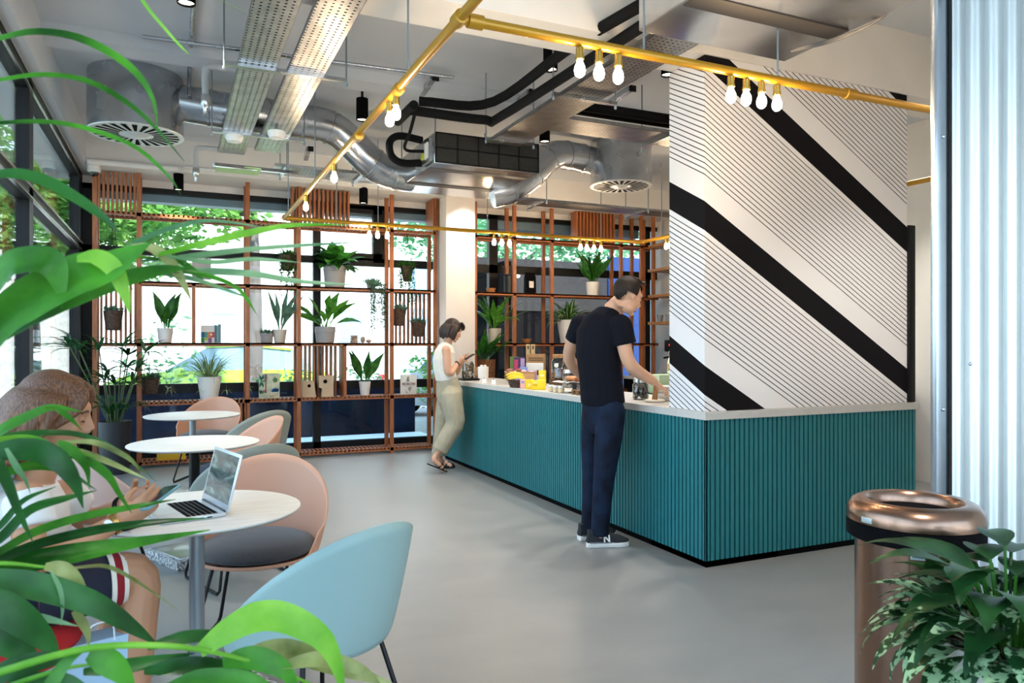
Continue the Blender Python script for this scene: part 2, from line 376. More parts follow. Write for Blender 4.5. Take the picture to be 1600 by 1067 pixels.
def crown(m, c, r, n, s, rng):
    for _ in range(n):
        d = V((rng.gauss(0, 1), rng.gauss(0, 1), rng.gauss(0, 1))).normalized() * (rng.random() ** 0.45)
        if mnoise.noise(d * 2.3 + V(c)) < -0.12: continue
        p = V(c) + V((d.x * r[0], d.y * r[1], d.z * r[2])); a = V((rng.gauss(0, 1), rng.gauss(0, 1), rng.gauss(0, .5))).normalized(); b2 = a.cross(V((rng.random(), rng.random(), 1))).normalized(); q = s * rng.uniform(.6, 1.3)
        m.poly([p - a * q, p + b2 * q * .5, p + a * q, p - b2 * q * .5])
def tree(name, label, base, h, tr, crowns, n, s, seed, leaf=0, cat='tree', group=None):
    rng = random.Random(seed); t = thing(name, label, cat, base, 0, group); bx_, by_, bz_ = base
    m = MB(); m.tube([(bx_, by_, bz_), (bx_ + .05, by_, bz_ + h * .4), (bx_ - .03, by_, bz_ + h)], [tr * 1.2, tr, tr * .75], 10, m=6)
    for c, r in crowns: m.tube([(bx_ - .03, by_, bz_ + h * .85), tuple((V((bx_, by_, bz_ + h)) + V(c)) / 2), c], [tr * .5, tr * .3, tr * .1], 6)
    m.build('trunk', BARK, t); m = MB()
    for c, r in crowns: crown(m, c, r, n, s, rng)
    m.build('foliage', FOL[leaf], t, smooth=False); return t
tree('street_tree', 'grey trunked street tree with leafy crown outside the back window, left of the hanging baskets', (1.2, 13.2, 0), 4.2, .13, [((0.6, 13.4, 5.4), (2.6, 1.8, 1.6)), ((-1.6, 13.8, 4.3), (1.9, 1.4, 1.3)), ((-0.2, 13.0, 3.6), (1.7, 1.0, .7)), ((-2.3, 13.2, 3.3), (1.5, 1.0, .8))], 4200, .085, 3)
tree('street_tree', 'green tree outside the left corner of the back window', (-2.2, 14.6, 0), 3.2, .14, [((-2.2, 14.6, 4.2), (1.8, 1.8, 1.7)), ((-1.0, 14.2, 3.3), (1.5, 1.2, 1.0)), ((-3.2, 13.2, 2.9), (1.3, 1.0, .9))], 4200, .085, 4)
tree('garden_tree', 'bushy green tree seen through the left window wall', (-4.4, 12.2, 0), 2.6, .15, [((-4.4, 12.2, 3.2), (2.0, 2.2, 1.9)), ((-4.0, 9.6, 2.4), (1.4, 1.8, 1.4)), ((-5.0, 15.2, 3.2), (2, 2, 2))], 4200, .085, 5, 1)
tree('garden_tree', 'blue green tree above the dark yard behind the right hand shelves', (6.6, 15.5, 0), 3.2, .16, [((6.4, 15.5, 4.0), (2.4, 1.6, 1.2)), ((9.4, 15.8, 4.2), (2.2, 1.6, 1.4))], 6000, .08, 6, 1)
def bush(label, base, r, n, s, seed, leaf=1):
    return tree('shrub', label, base, r[2] * .7, .02, [((base[0], base[1], base[2] + r[2]), r)], n, s, seed, leaf, 'shrub')
bush('airy shrub outside the back window behind the white pot of broad leaves', (-.1, 12.2, 0), (.75, .5, .95), 420, .06, 11)
bush('low shrub outside below the middle of the back window', (1.6, 12.0, .35), (.6, .4, .35), 360, .055, 12)
bush('leafy shrub outside behind the potted plant with three upright leaves', (2.75, 12.0, .3), (.5, .4, .4), 360, .055, 13)
bush('pale shrub outside by the white column', (3.95, 12.0, .25), (.5, .35, .55), 360, .055, 14, 0)
# buildings over the road
RENDER_W = mat('white_render', '#e9e8e4', 0.9); PANE = mat('far_pane', '#8fb4cc', 0.15)
t = thing('building', 'white building with pale blue windows across the street', 'building', (6, 24, 0))
MB().box(-2, 16, 24, 30, -.1, 9).box(3.6, 16, 23.4, 24, -.1, 4.2).build('facade', RENDER_W, t)
for x, z in ((7.0, 1.6), (7.0, 2.9), (9.4, 1.6), (9.4, 2.9), (4.7, 1.5), (1.0, 2.2)):
    f = MB().box(x, x + .75, 23.3, 23.42, z, z + 1.0); f = f.build('window_frame', mat('far_frame', '#dfe3e4', .6), t)
    MB().box(x + .06, x + .69, 23.27, 23.33, z + .06, z + .94).build('pane', PANE, f)
t = thing('building', 'pale house wall at the far left of the street', 'building', (-7, 24, 0))
MB().box(-16, -2.6, 24, 30, -.1, 5).build('facade', mat('pale_brick', '#d8d2c8', .9, var=.15), t)
t = thing('outbuilding', 'outbuilding coloured shade-dark with grey upper wall in the yard behind the right shelves', 'outbuilding', (6.2, 12.4, 0))
MB().box(4.5, 9.5, 12.4, 13.2, 0, 2.0).build('wall', mat('shade_dark_cladding', '#0e0e11', 1, spec=0.02), t)  # shade of the yard put into a near-black wall colour
MB().box(4.5, 9.5, 12.38, 13.2, 2.0, 2.95).build('fascia', mat('grey_render', '#3b3838', 1, var=.1, spec=0.05), t)
MB().box(4.5, 9.5, 9.95, 12.4, -.02, 0.02).build('yard_floor', BLACKM, t)  # black ground colour stands in for the shade in the yard
MB().box(4.4, 4.5, 9.9, 13.2, 0, 2.6).build('side_wall', mat('shade_dark_cladding', '#0e0e11', 1, spec=0.02), t)
t = thing('blue_panel', 'tall blue panel standing in the yard outside the far right window', 'panel', (7.6, 11.4, 0))
MB().box(7.1, 8.1, 11.4, 11.46, 0, 2.95).build('sheet', mat('blue_sheet', '#0e2c5e', .9), t)
# parked cars
def car(label, loc, rz, col, name='car'):
    t = thing(name, label, 'car', loc, rz); paint = mat('car_paint_' + col, col, .3, coat=.6); M = wm(t)
    st = [(-2.05, .55, .62, .5), (-1.95, .3, .95, .78), (-1.2, .25, 1.0, .86), (-.2, .22, 1.0, .88), (.9, .22, .98, .88), (1.6, .27, .9, .84), (2.0, .4, .75, .66)]
    b = MB(); b.loft([[M @ V((x, s * w * q, z)) for s, z, q in ((-1, z0, .9), (-1, (z0 + z1) / 2, 1), (-1, z1, .9), (1, z1, .9), (1, (z0 + z1) / 2, 1), (1, z0, .9))] for x, z0, z1, w in st]); b.build('body', paint, t, angle=50)
    cab = [(-1.75, .95, .98, .74), (-1.35, .95, 1.38, .68), (-.5, .95, 1.47, .68), (.2, .95, 1.43, .68), (.95, .95, .98, .74)]
    b = MB(); b.loft([[M @ V((x, s * w, z)) for s, z in ((-1, z0), (-1 * .86, z1), (.86, z1), (1, z0))] for x, z0, z1, w in cab]); b.build('cabin_glass', mat('car_glass', '#7f97a2', .08, coat=.4), t, angle=30)
    b = MB(); b.loft([[M @ V((x, s * .62, z)) for s, z in ((-1, z0), (-1, z0 + .04), (1, z0 + .04), (1, z0))] for x, z0 in ((-1.3, 1.36), (-.5, 1.45), (.25, 1.41))]); b.build('roof', paint, t)
    for x in (-1.3, 1.3):
        for s in (-1, 1):
            W = M @ Matrix.Translation((x, s * .8, .31)) @ Matrix.Rotation(PI / 2, 4, 'X')
            q = MB().lathe([(.02, -.1), (.3, -.1), (.32, -.06), (.32, .06), (.3, .1), (.02, .1)], 20, M=W).build('wheel', BLACKM, t)
            MB().lathe([(.01, -.11), (.19, -.11), (.2, .11), (.01, .11)], 14, M=W).build('hub', STEEL, q)
    for s in (-1, 1):
        MB().box(-2.02, -1.92, s * .45, s * .76, .62, .86, .02, M=M).build('tail_light', mat('tail_red', '#d0202a', .25), t)
        MB().box(.55, .72, s * .86, s * 1.0, .92, 1.05, .03, M=M).build('mirror', paint, t)
    return t
car('lime green car parked outside the back window', (.9, 15.6, -.1), 2.95, '#9dc43c')
car('white car with red tail lights parked outside, beside the column', (6.0, 14.9, -.1), 0.15, '#e8ecee')
# ------------------------------------------------------------------ under the ceiling
def perforated(name, base, pitch, hx, hy):
    m = mat(name, base, .34, 1.0, var=.2, vs=10); nt = m.node_tree; b = nt.nodes['Principled BSDF']; o = nt.nodes['Material Output']
    tc = nd(nt, 'ShaderNodeTexCoord'); s = nd(nt, 'ShaderNodeSeparateXYZ'); nt.links.new(tc.outputs['Object'], s.inputs[0]); hs = []
    for ax, h in (('X', hx), ('Y', hy)):
        d = nd(nt, 'ShaderNodeMath', operation='DIVIDE'); d.inputs[1].default_value = pitch if ax == 'X' else pitch; nt.links.new(s.outputs[ax], d.inputs[0])
        f = nd(nt, 'ShaderNodeMath', operation='FRACT'); nt.links.new(d.outputs[0], f.inputs[0])
        l = nd(nt, 'ShaderNodeMath', operation='LESS_THAN'); l.inputs[1].default_value = h; nt.links.new(f.outputs[0], l.inputs[0]); hs.append(l)
    q = nd(nt, 'ShaderNodeMath', operation='MULTIPLY'); nt.links.new(hs[0].outputs[0], q.inputs[0]); nt.links.new(hs[1].outputs[0], q.inputs[1])
    t = nd(nt, 'ShaderNodeBsdfTransparent'); x = nd(nt, 'ShaderNodeMixShader')
    nt.links.new(q.outputs[0], x.inputs[0]); nt.links.new(b.outputs[0], x.inputs[1]); nt.links.new(t.outputs[0], x.inputs[2]); nt.links.new(x.outputs[0], o.inputs['Surface']); return m
PERF = perforated('perforated_steel', '#c4c4c3', .038, .36, .36); PERFX = perforated('slotted_steel', '#9d9a96', .034, .5, .26); PERFY = perforated('slotted_steel_cross', '#9d9a96', .034, .5, .3)
def tray(label, x0, x1, y0, y1, z, m, lip=.03, hang=(), group=None, slots=None):
    t = thing('cable_tray', label, 'cable tray', ((x0 + x1) / 2, (y0 + y1) / 2, z), 0, group)
    MB().box(x0, x1, y0, y1, z, z + .002).build('bed', m, t, smooth=False)
    b = MB()
    if x1 - x0 < y1 - y0: b.box(x0, x0 + .002, y0, y1, z, z + lip).box(x1 - .002, x1, y0, y1, z, z + lip)
    else: b.box(x0, x1, y0, y0 + .002, z, z + lip).box(x0, x1, y1 - .002, y1, z, z + lip)
    b.build('lip', GALVD, t, smooth=False)
    w = MB(); L = x1 - x0 < y1 - y0; n = 7
    for i in range(n):
        f = .1 + .8 * i / (n - 1)
        if L: w.tube([(x0 + (x1 - x0) * f, y0 + .1, z + .016), (x0 + (x1 - x0) * f, y1 - .1, z + .016)], .015, 6)
        else: w.tube([(x0 + .1, y0 + (y1 - y0) * f, z + .016), (x1 - .1, y0 + (y1 - y0) * f, z + .016)], .015, 6)
    w.build('cable', BLACKM, t)  # black cables added so the holes in the bed look dark
    for c0, c1 in hang:
        MB().bar((*c0, z - .012), (*c1, z - .012), .04, .022).build('strut', GALV, t)
        for q in (c0, c1): MB().tube([(*q, z - .04), (*q, ZC)], .006, 6).lathe([(.009, 0), (.011, .012), (.011, .02)], 8, (*q, z - .05)).build('rod', ROD, t)
    return t
tray('left one of two long perforated cable trays hung under the ceiling', .36, .585, -.3, 7.15, 3.1, PERF, hang=[((.28, 4.83), (1.02, 4.83)), ((.28, 6.4), (1.0, 6.4))])
tray('right one of two long perforated cable trays, lit by a spot', .655, .88, -.3, 6.95, 3.1, PERF)
tray('slotted cable tray running back from the ceiling unit over the counter', 2.44, 2.74, 3.15, 5.85, 3.1, PERFX, hang=[((2.36, 4.5), (2.86, 4.5)), ((2.36, 5.7), (2.8, 5.7))])
tray('slotted cable tray branching right behind the striped wall', 2.74, 5.6, 4.98, 5.32, 3.1, PERFY, hang=[((3.7, 4.9), (3.7, 5.4))])
tray('far cable tray over the left shelves, running across the room', .9, 2.3, 7.55, 7.85, 3.12, PERF, hang=[((1.0, 7.45), (1.0, 7.95)), ((1.75, 7.45), (1.75, 7.95))])
tray('far cable tray across the room under the right air diffuser', 3.5, 6.4, 7.7, 8.0, 3.04, PERFX, hang=[((3.9, 7.6), (3.9, 8.1)), ((5.3, 7.6), (5.3, 8.1))])
t = thing('strut_channel', 'slotted steel channel with a green card below the far end of the left tray', 'channel', (.6, 7.3, 3.0))
MB().bar((.33, 7.2, 3.0), (1.1, 7.55, 3.07), .04, .03).build('channel', GALV, t); MB().box(.36, .75, 7.3, 7.6, 3.02, 3.03).build('card', mat('green_card', '#b7d99a', .6), t)
# brass coloured pipe frame with bulbs
ZP = 2.7; rail = thing('light_rail', 'yellow pipe frame with bare bulbs hung over the room and the counter', 'light rail', (3.3, 5.4, ZP))
A, B_, C_, D_ = V((1.054, 2.83, ZP)), V((1.054, 8.05, ZP)), V((5.5, 8.05, ZP)), V((5.5, 2.83, ZP))
for p, q in (((1.054, .4, ZP), B_), (A, D_), (B_, C_), (C_, D_)): MB().tube([p, q], .0215, 14).build('pipe', YELLOW, rail)
def collar(p, ax): 
    R_ = Matrix.Rotation(PI / 2, 4, 'X' if ax == 'y' else 'Y'); return MB().lathe([(.021, -.035), (.03, -.032), (.03, .032), (.021, .035)], 16, p, M=R_)
for p, ax in ((A, 'y'), (A + V((.07, 0, 0)), 'x'), (B_ - V((0, .04, 0)), 'y'), (B_ + V((.05, 0, 0)), 'x'), (C_ - V((.05, 0, 0)), 'x'), (C_ - V((0, .05, 0)), 'y'), (onx(560, 213, 1.054), 'y'), (onx(622, 140, 1.054), 'y'), (V((onz(1317, 151, ZP).x, 2.83, ZP)), 'x'), (V((3.65, 8.05, ZP)), 'x'), (V((4.85, 8.05, ZP)), 'x')): collar(p, ax).build('collar', YELLOW, rail)
for p in ((1.054, 3.55), (1.054, 6.2), (1.054, 7.75), (1.95, 2.83), (2.75, 2.83), (3.9, 2.83), (2.05, 8.05), (3.35, 8.05), (4.9, 8.05), (5.5, 7.6), (5.5, 4.0), (1.6, 8.05)): MB().tube([(*p, ZP), (*p, ZC)], .005, 6).build('hanger_rod', ROD, rail)
bulb0 = thing('light_bulb', 'glowing bare bulb in a brass socket', 'light bulb', (0, 0, 0))
MB().lathe([(.012, -.022), (.017, -.026), (.017, -.062), (.0195, -.064), (.0195, -.078), (.015, -.08)], 14).build('socket', BRASS, bulb0, local=True)
MB().lathe([(.011, -.078), (.014, -.09), (.022, -.108), (.0245, -.124), (.021, -.142), (.011, -.152), (.002, -.155)], 16).build('globe', BULB, bulb0, local=True)
used = []
def bulbs(pxs, line, label, group):
    names = {1: [''], 2: ['left ', 'right '], 3: ['leftmost ', 'middle ', 'rightmost '], 4: ['leftmost ', 'second from left, ', 'second from right, ', 'rightmost ']}[len(pxs)]
    base = label
    for (x, y), nm in zip(pxs, names):
        label = nm + base
        p = onz(x, y, ZP) if line[0] != 'z' else None
        if line[0] == 'y': p = ony(x, y, line[1])
        if line[0] == 'x': p = onx(x, y, line[1])
        p.z = ZP
        if used: o = dup(bulb0, p, 0, label)
        else: o = bulb0; o.location = p; o['label'] = label
        o['group'] = group; used.append(p)
bulbs([(906, 100), (936, 105), (966, 111)], ('y', 2.83), 'glowing bare bulb in the trio on the near yellow pipe, by the slotted tray', 'trio of bulbs on the near yellow pipe')
bulbs([(1142, 145), (1166, 150), (1190, 155), (1214, 158)], ('y', 2.83), 'glowing bulb in the row of four in front of the striped wall', 'four bulbs in front of the striped wall')
bulbs([(609, 165), (619, 153)], ('x', 1.054), 'glowing bare bulb in the pair on the left yellow pipe', 'pair of bulbs on the left yellow pipe')
bulbs([(522, 262)], ('x', 1.054), 'single glowing bulb on the left yellow pipe, beside the bent duct', 'single bulbs on the left yellow pipe')
bulbs([(478, 310)], ('x', 1.054), 'single glowing bulb near the far end of the left yellow pipe', 'single bulbs on the left yellow pipe')
bulbs([(577, 362), (590, 362), (605, 364)], ('y', 8.05), 'glowing bare bulb in the far trio left of the white column', 'far trio of bulbs left of the column')
bulbs([(772, 376), (784, 376), (796, 376)], ('y', 8.05), 'glowing bare bulb in the far trio right of the white column', 'far trio of bulbs right of the column')
bulbs([(907, 385), (917, 385), (928, 385), (939, 387)], ('y', 8.05), 'glowing bare bulb in the far row of four before the right shelves', 'far four bulbs before the right shelves')
bulbs([(1041, 384), (1047, 382)], ('x', 5.5), 'glowing bare bulb on the far right yellow pipe beside the striped wall edge', 'bulbs on the right yellow pipe')
# spot lamps, some in black cylinders, others bare
def spot(name, p, e, size, target=None, blend=.6, col=(1, .93, .84)):
    l = bpy.data.lights.new(name, 'SPOT'); l.energy = e; l.spot_size = math.radians(size); l.spot_blend = blend; l.color = col; l.shadow_soft_size = .04
    o = bpy.data.objects.new(name, l); C.objects.link(o); o.location = p
    if target is not None: o.rotation_euler = (V(target) - V(p)).to_track_quat('-Z', 'Y').to_euler()
    return o
def downlight(label, p, zb, zt, e=60, r=.052, h=.19, size=95):
    t = thing('downlight', label, 'ceiling spotlight', (p[0], p[1], zb))
    MB().lathe([(r * .86, .012), (r * .9, .0), (r, 0), (r, h), (r * .3, h + .004)], 24, (p[0], p[1], zb)).build('can', BLACKM, t)
    MB().lathe([(.002, .012), (r * .86, .012), (r * .86, .016), (.002, .016)], 20, (p[0], p[1], zb)).build('lens', SPOTG, t)
    if zt - zb - h > .01: MB().tube([(p[0], p[1], zb + h), (p[0], p[1], zt)], .012, 8).build('stem', BLACK, t)
    spot('spot_lamp', (p[0], p[1], zb - .03), e, size)
ESP = 100
downlight('black cylinder spotlight beside the trio of bulbs', onz(860, 110, 3.35), 3.35, ZC, ESP)
downlight('black cylinder spotlight at the edge of the striped wall', onz(1044, 118, 3.35), 3.35, ZC, ESP)
downlight('black cylinder spotlight over the air conditioning unit', onz(851, 222, 3.35), 3.35, ZC, ESP)
downlight('black cylinder spotlight above the bent silver duct', onz(566, 188, 3.35), 3.35, ZC, ESP)
downlight('black cylinder spotlight under the back beam, left of the white column', onz(568, 318, 3.1), 3.1, 3.28, ESP * .6)
downlight('black cylinder spotlight under the back beam near the corner slats', onz(279, 297, 3.1), 3.1, 3.28, ESP * .4)
downlight('black rimmed spotlight at the top edge over the drum diffuser', onz(291, 6, 3.4), 3.4, ZC, ESP)
for p in ((2.4, 2.0), (4.4, 2.5), (5.9, 4.6), (5.9, 6.6), (3.9, 7.2), (1.3, .4), (3.7, 5.6)): spot('spot_lamp', (*p, 3.42), ESP * 1.2, 100)  # bare spot lamps, no cylinder modelled around them
spot('spot_lamp', (3.4, 8.6, 3.5), 70, 62, (3.4, 8.9, 2.0), .2, (1, .96, .9))
# drums, ducts
def drum(label, c, r, z0):
    t = thing('air_diffuser', label, 'air diffuser', (c[0], c[1], z0))
    MB().lathe([(r * .97, z0), (r, z0 + .004), (r, ZC - .03), (r * .98, ZC)], 56, (c[0], c[1], 0)).build('drum', GALV, t)
    f = MB().lathe([(.01, z0 - .006), (r * 1.0, z0 - .006), (r * 1.01, z0), (r * 1.0, z0 + .004), (.01, z0 + .004)], 56, (c[0], c[1], 0)).build('face', mat('diffuser_face', '#d5d8d6', .4, .3), t)
    b = MB(); n = 24
    for i in range(n):
        a = 2 * PI * i / n; d = V((math.cos(a), math.sin(a), 0)); s = V((-d.y, d.x, 0)); o = V((c[0], c[1], z0 - .008)); q = [o + d * r * .36 - s * .009, o + d * r * .9 - s * .022, o + d * r * .9 + s * .022, o + d * r * .36 + s * .009]
        b.poly(q)
    b.build('slot', BLACKM, f, smooth=False)
    MB().lathe([(.003, -.02), (r * .2, -.018), (r * .3, 0)], 24, (c[0], c[1], z0 - .006)).build('hub', mat('diffuser_face', '#d5d8d6', .4, .3), f); return t
p = ond(213, 208, 6.22); drum('large round steel drum diffuser with radial slots hung at the ceiling, upper left', (p.x, p.y), .365, 3.137)
p = ond(970, 292, 8.25); drum('round steel drum diffuser with radial slots beyond the ceiling unit, beside the striped wall', (p.x, p.y), .338, 3.137)
def duct(name, label, pts, r, m=40, step=.26, n=24):
    t = thing(name, label, 'duct', pts[0]); P = spline(pts, m); b = MB(); b.tube(P, r, n)
    L = 0; nxt = .1
    for a, c in zip(P, P[1:]):
        L += (c - a).length
        if L > nxt:
            nxt += step; d = (c - a).normalized() * .009; b.tube([a - d * 1.4, a - d, a + d, a + d * 1.4], [r * 1.0, r * 1.05, r * 1.05, r * 1.0], n)
    b.build('sheet', GALV, t, angle=50); return t
p1 = ond(213, 170, 6.22)
duct('duct', 'silver spiral duct running from the left drum across and bending down to the ceiling unit', [p1 + V((.25, 0, .1)), (.55, 6.9, 3.4), (1.0, 7.0, 3.43), (1.32, 7.05, 3.42), (1.5, 7.08, 3.33), (1.72, 7.1, 3.15), (1.9, 7.13, 3.07), (2.16, 7.16, 3.06)], .155)
p2 = ond(970, 250, 8.25)
duct('duct', 'silver spiral duct from the right drum bending down behind the ceiling unit', [p2 - V((.2, 0, .02)), (4.3, 7.1, 3.4), (3.85, 7.05, 3.42), (3.62, 7.0, 3.36), (3.42, 6.98, 3.17), (3.2, 7.0, 3.0), (2.98, 7.05, 2.93)], .15)
def ac(label, x0, x1, y0, y1, z0, z1, bands, front):
    t = thing('air_conditioner', label, 'air conditioner', ((x0 + x1) / 2, (y0 + y1) / 2, z0))
    MB().box(x0, x1, y0, y1, z0, z1, .006).build('casing', mat('unit_casing', '#c6c7c8', .24, 1.0, var=.14, vs=5), t)
    for a, c in bands: MB().box(x0 + .02, x1 - .02, a, c, z0 - .004, z0 + .01).build('band', mat('unit_band', '#4b4744', .5, .6), t)
    if front:
        g = MB().box(x0 + .01, x1 - .01, y0 - .02, y0 + .01, z0 + .005, z1 - .005).build('grille', mat('filter_mesh', '#26251f', .6, var=.3, vs=30), t)
        b = MB(); w = x1 - x0 - .02
        for i in range(6): b.box(x0 + .01 + w * i / 5 - .006, x0 + .01 + w * i / 5 + .006, y0 - .026, y0 - .018, z0 + .005, z1 - .005)
        for k in range(3): z = z0 + .008 + (z1 - z0 - .016) * k / 2; b.box(x0 + .004, x1 - .004, y0 - .026, y0 - .018, z - .006, z + .006)
        b.build('grid', BLACK, g, smooth=False)
    for x in (x0 + .05, x1 - .05):
        for y in (y0 + .12, y1 - .12): MB().tube([(x, y, z1), (x, y, ZC)], .006, 6).build('rod', ROD, t)
    return t
u = ac('steel ceiling unit with dark filter grille hung in the middle of the ceiling', 2.06, 3.07, 6.15, 7.45, 2.955, 3.225, [(6.32, 6.42), (6.95, 7.07)], True)
b = MB().box(2.035, 2.062, 6.22, 6.62, 2.99, 3.19); b.build('connection_plate', STEEL, u)
MB().box(2.028, 2.036, 6.25, 6.33, 3.02, 3.16).build('label_plate', PLASTW, u); MB().box(2.028, 2.036, 6.37, 6.43, 3.03, 3.09).build('label_plate', mat('label_yellow', '#d8d23a', .5), u)
for q, rr in (([(2.05, 6.45, 3.02), (1.86, 6.45, 3.0), (1.76, 6.45, 3.06), (1.75, 6.45, 3.18), (1.84, 6.45, 3.24), (2.05, 6.47, 3.23)], .033), ([(2.05, 6.35, 3.1), (1.86, 6.35, 3.1), (1.8, 6.0, 3.16), (1.7, 5.5, 3.2)], .014)):
    MB().tube(q, rr, 10, m=24).build('hose', RUBBER, u)
ac('large steel ceiling unit at the upper edge over the near yellow pipe', 2.125, 3.09, 1.55, 3.13, 2.95, 3.32, [(2.68, 2.8), (1.7, 1.92)], False)
t = thing('loose_cable', 'grey cables trailing from the edge of the near ceiling unit', 'cable', (3.0, 2.7, 2.94))
for k in range(3): MB().tube([(3.0, 2.95 + .02 * k, 2.943), (3.05, 2.75, 2.93 - .006 * k), (3.1, 2.55, 2.945), (3.1, 2.4, 3.0)], .006, 6, m=14).build('cable', mat('grey_cable', '#6d6863', .5), t)
# black lagged pipes
def pipes(label, lines, r, m=RUBBER, name='pipe_run', cat='pipe'):
    t = thing(name, label, cat, lines[0][0])
    for q in lines: MB().tube(q, r, 10, m=18 if len(q) > 2 else None).build('pipe', m, t)
    return t
pipes('pair of black lagged pipes running back beside the slotted tray and turning left', [[(2.35, 3.2, 3.13), (2.29, 5.2, 3.13), (2.2, 5.36, 3.13), (1.62, 5.4, 3.14)], [(2.3, 3.2, 3.2), (2.24, 4.0, 3.22), (2.22, 5.28, 3.24), (1.72, 5.5, 3.25)], [(1.62, 5.3, 3.15), (1.62, 5.75, 3.15)]], .036)
pipes('black lagged pipe running right above the branching tray', [[(2.8, 5.2, 3.26), (5.6, 5.2, 3.26)], [(2.8, 5.05, 3.24), (5.6, 5.05, 3.24)]], .04)
pipes('thin steel conduit across the ceiling left to the cross beam', [[(-.2, 5.9, 3.57), (2.1, 5.75, 3.57)]], .014, GALV, 'conduit', 'conduit')
pipes('steel conduit running along the ceiling over the drum diffuser', [[(.12, 4.2, 3.6), (.12, 6.6, 3.6), (.12, 6.75, 3.45)]], .016, GALV, 'conduit', 'conduit')
pipes('thin conduit along the face of the back beam', [[(.1, 8.94, 3.33), (2.3, 8.94, 3.33)]], .012, PLASTW, 'conduit', 'conduit')
pipes('pale trunking along the back beam from the camera to the first spotlight', [[(-.82, 8.93, 3.3), (.05, 8.93, 3.3)]], .034, WHITE, 'trunking', 'trunking')
pipes('steel conduit under the cross beam near the yellow pipe corner', [[(.9, 4.05, 3.24), (3.2, 4.05, 3.24)]], .014, GALV, 'conduit', 'conduit')
for lab, q in (('white capped pipe drop beside the left drum diffuser', (.22, 6.05)), ('white capped pipe drop on the back beam below the left drum', (.22, 8.6))):
    t = thing('pipe_drop', lab, 'pipe', (*q, 3.3)); z = 3.48
    MB().tube([(q[0] + .42, q[1], z), (q[0] + .06, q[1], z), (q[0], q[1], z - .05), (q[0], q[1], z - .22)], .025, 10, m=16).build('pipe', mat('pale_pvc', '#c9cdd0', .4), t)
    MB().lathe([(.03, -.22), (.036, -.23), (.036, -.3), (.028, -.31), (.018, -.33), (.018, -.37), (.004, -.375)], 14, (*q, z)).build('cap', STEEL, t)
for lab, x, y in (('white round sensor hung under the left long tray', 366, 214), ('white round sensor hung under the right long tray', 432, 208)):
    p = onz(x, y, 3.06); t = thing('ceiling_sensor', lab, 'sensor', p)
    MB().lathe([(.01, -.045), (.055, -.04), (.07, -.01), (.07, .012), (.02, .016)], 24, p).build('housing', PLASTW, t); MB().tube([p, p + V((0, 0, .05))], .01, 8).build('stem', ROD, t)
def track(label, x, y, z):
    p = onz(x, y, z); t = thing('strut_bracket', label, 'bracket', p)
    MB().bar(p + V((-.02, -.2, .0)), p + V((.02, .22, 0)), .045, .045).build('channel', GALV, t); MB().box(p.x - .026, p.x + .03, p.y - .215, p.y - .2, p.z - .026, p.z + .026).build('end_cap', BLACK, t)
track('short steel bracket on the ceiling left of the black pipes', 815, 155, 3.56); track('short steel bracket with cable on the ceiling near the pair of bulbs', 668, 134, 3.56)
track('short steel bracket above the branching tray', 968, 150, 3.56); track('short steel bracket beside the bent duct', 480, 240, 3.4)
p = onz(147, 262, 3.25); t = thing('dome_camera', 'white dome security camera on the beam corner above the left slats', 'security camera', p)
MB().lathe([(.06, .03), (.065, .02), (.065, -.04), (.055, -.05)], 24, p).build('housing', PLASTW, t); MB().ball(p + V((0, 0, -.05)), (.045, .045, .045), 18).build('lens_dome', mat('smoked_dome', '#1b1d22', .08, coat=.5), t)
# ------------------------------------------------------------------ counter
t = thing('service_counter', 'teal slatted service counter with black plinth', 'counter', (3.6, 6, 0))
X0, Y0, X1, Y1 = 2.977, 3.662, 4.872, 8.55
def ribs(a0, a1, fix, axis, out):
    n = int(abs(a1 - a0) / .0385); p = (a1 - a0) / n; pr = []
    for i in range(n):
        u = a0 + i * p
        for du, dv in ((0.07, 0), (.74, 0), (.745, .02), (1.065, .02)): pr.append((u + du * p, dv))
    b = MB(); pts = [(u, fix - out * v) for u, v in pr]
    b.loft([[V((q, w, z)) if axis == 'x' else V((w, q, z)) for q, w in pts] + [V((q, fix - out * .03, z)) if axis == 'x' else V((fix - out * .03, q, z)) for q in (a1, a0)] for z in (.045, .913)])
    for f in b.bm.faces:
        if all(abs((v.co.x if axis == 'y' else v.co.y) - (fix - out * .02)) < 1e-4 for v in f.verts): f.material_index = 1
    return b
ribs(Y0, Y1, X0, 'y', -1).build('long_panel', [TEAL, BLACKM], t, smooth=False); ribs(X0, X1, Y0, 'x', -1).build('end_panel', [TEAL, BLACKM], t, smooth=False)
ribs(X0, X0 + .6, Y1, 'x', 1).build('far_panel', [TEAL, BLACKM], t, smooth=False)
MB().box(X0, X0 + .014, Y0, Y0 + .014, .045, .913).build('corner_post', TEAL, t)
MB().box(X0 + .03, X1, Y0 + .03, Y0 + .62, .05, .9).box(X0 + .03, X0 + .62, Y0 + .03, Y1 - .03, .05, .9).build('carcass', BLACKM, t)
MB().box(X0 + .02, X1, Y0 + .02, Y0 + .6, 0, .05).box(X0 + .02, X0 + .6, Y0 + .02, Y1 - .02, 0, .05).build('plinth', BLACKM, t)
b = MB(); o = [(X0 - .012, Y0 - .012), (X1 + .012, Y0 - .012), (X1 + .012, Y0 + .68), (X0 + .66, Y0 + .68), (X0 + .66, Y1 + .012), (X0 - .012, Y1 + .012)]
b.loft([[V((x, y, z)) for x, y in o] for z in (.914, .962)])
tag(b.build('worktop', mat('quartz_top', '#cdc9c3', .3, var=.05, vs=30), bevel=.002), 'pale stone worktop lying on the teal counter', 'worktop')
t = thing('back_counter', 'dark back counter under the wall shelves behind the service counter', 'counter', (6.4, 7.4, 0))
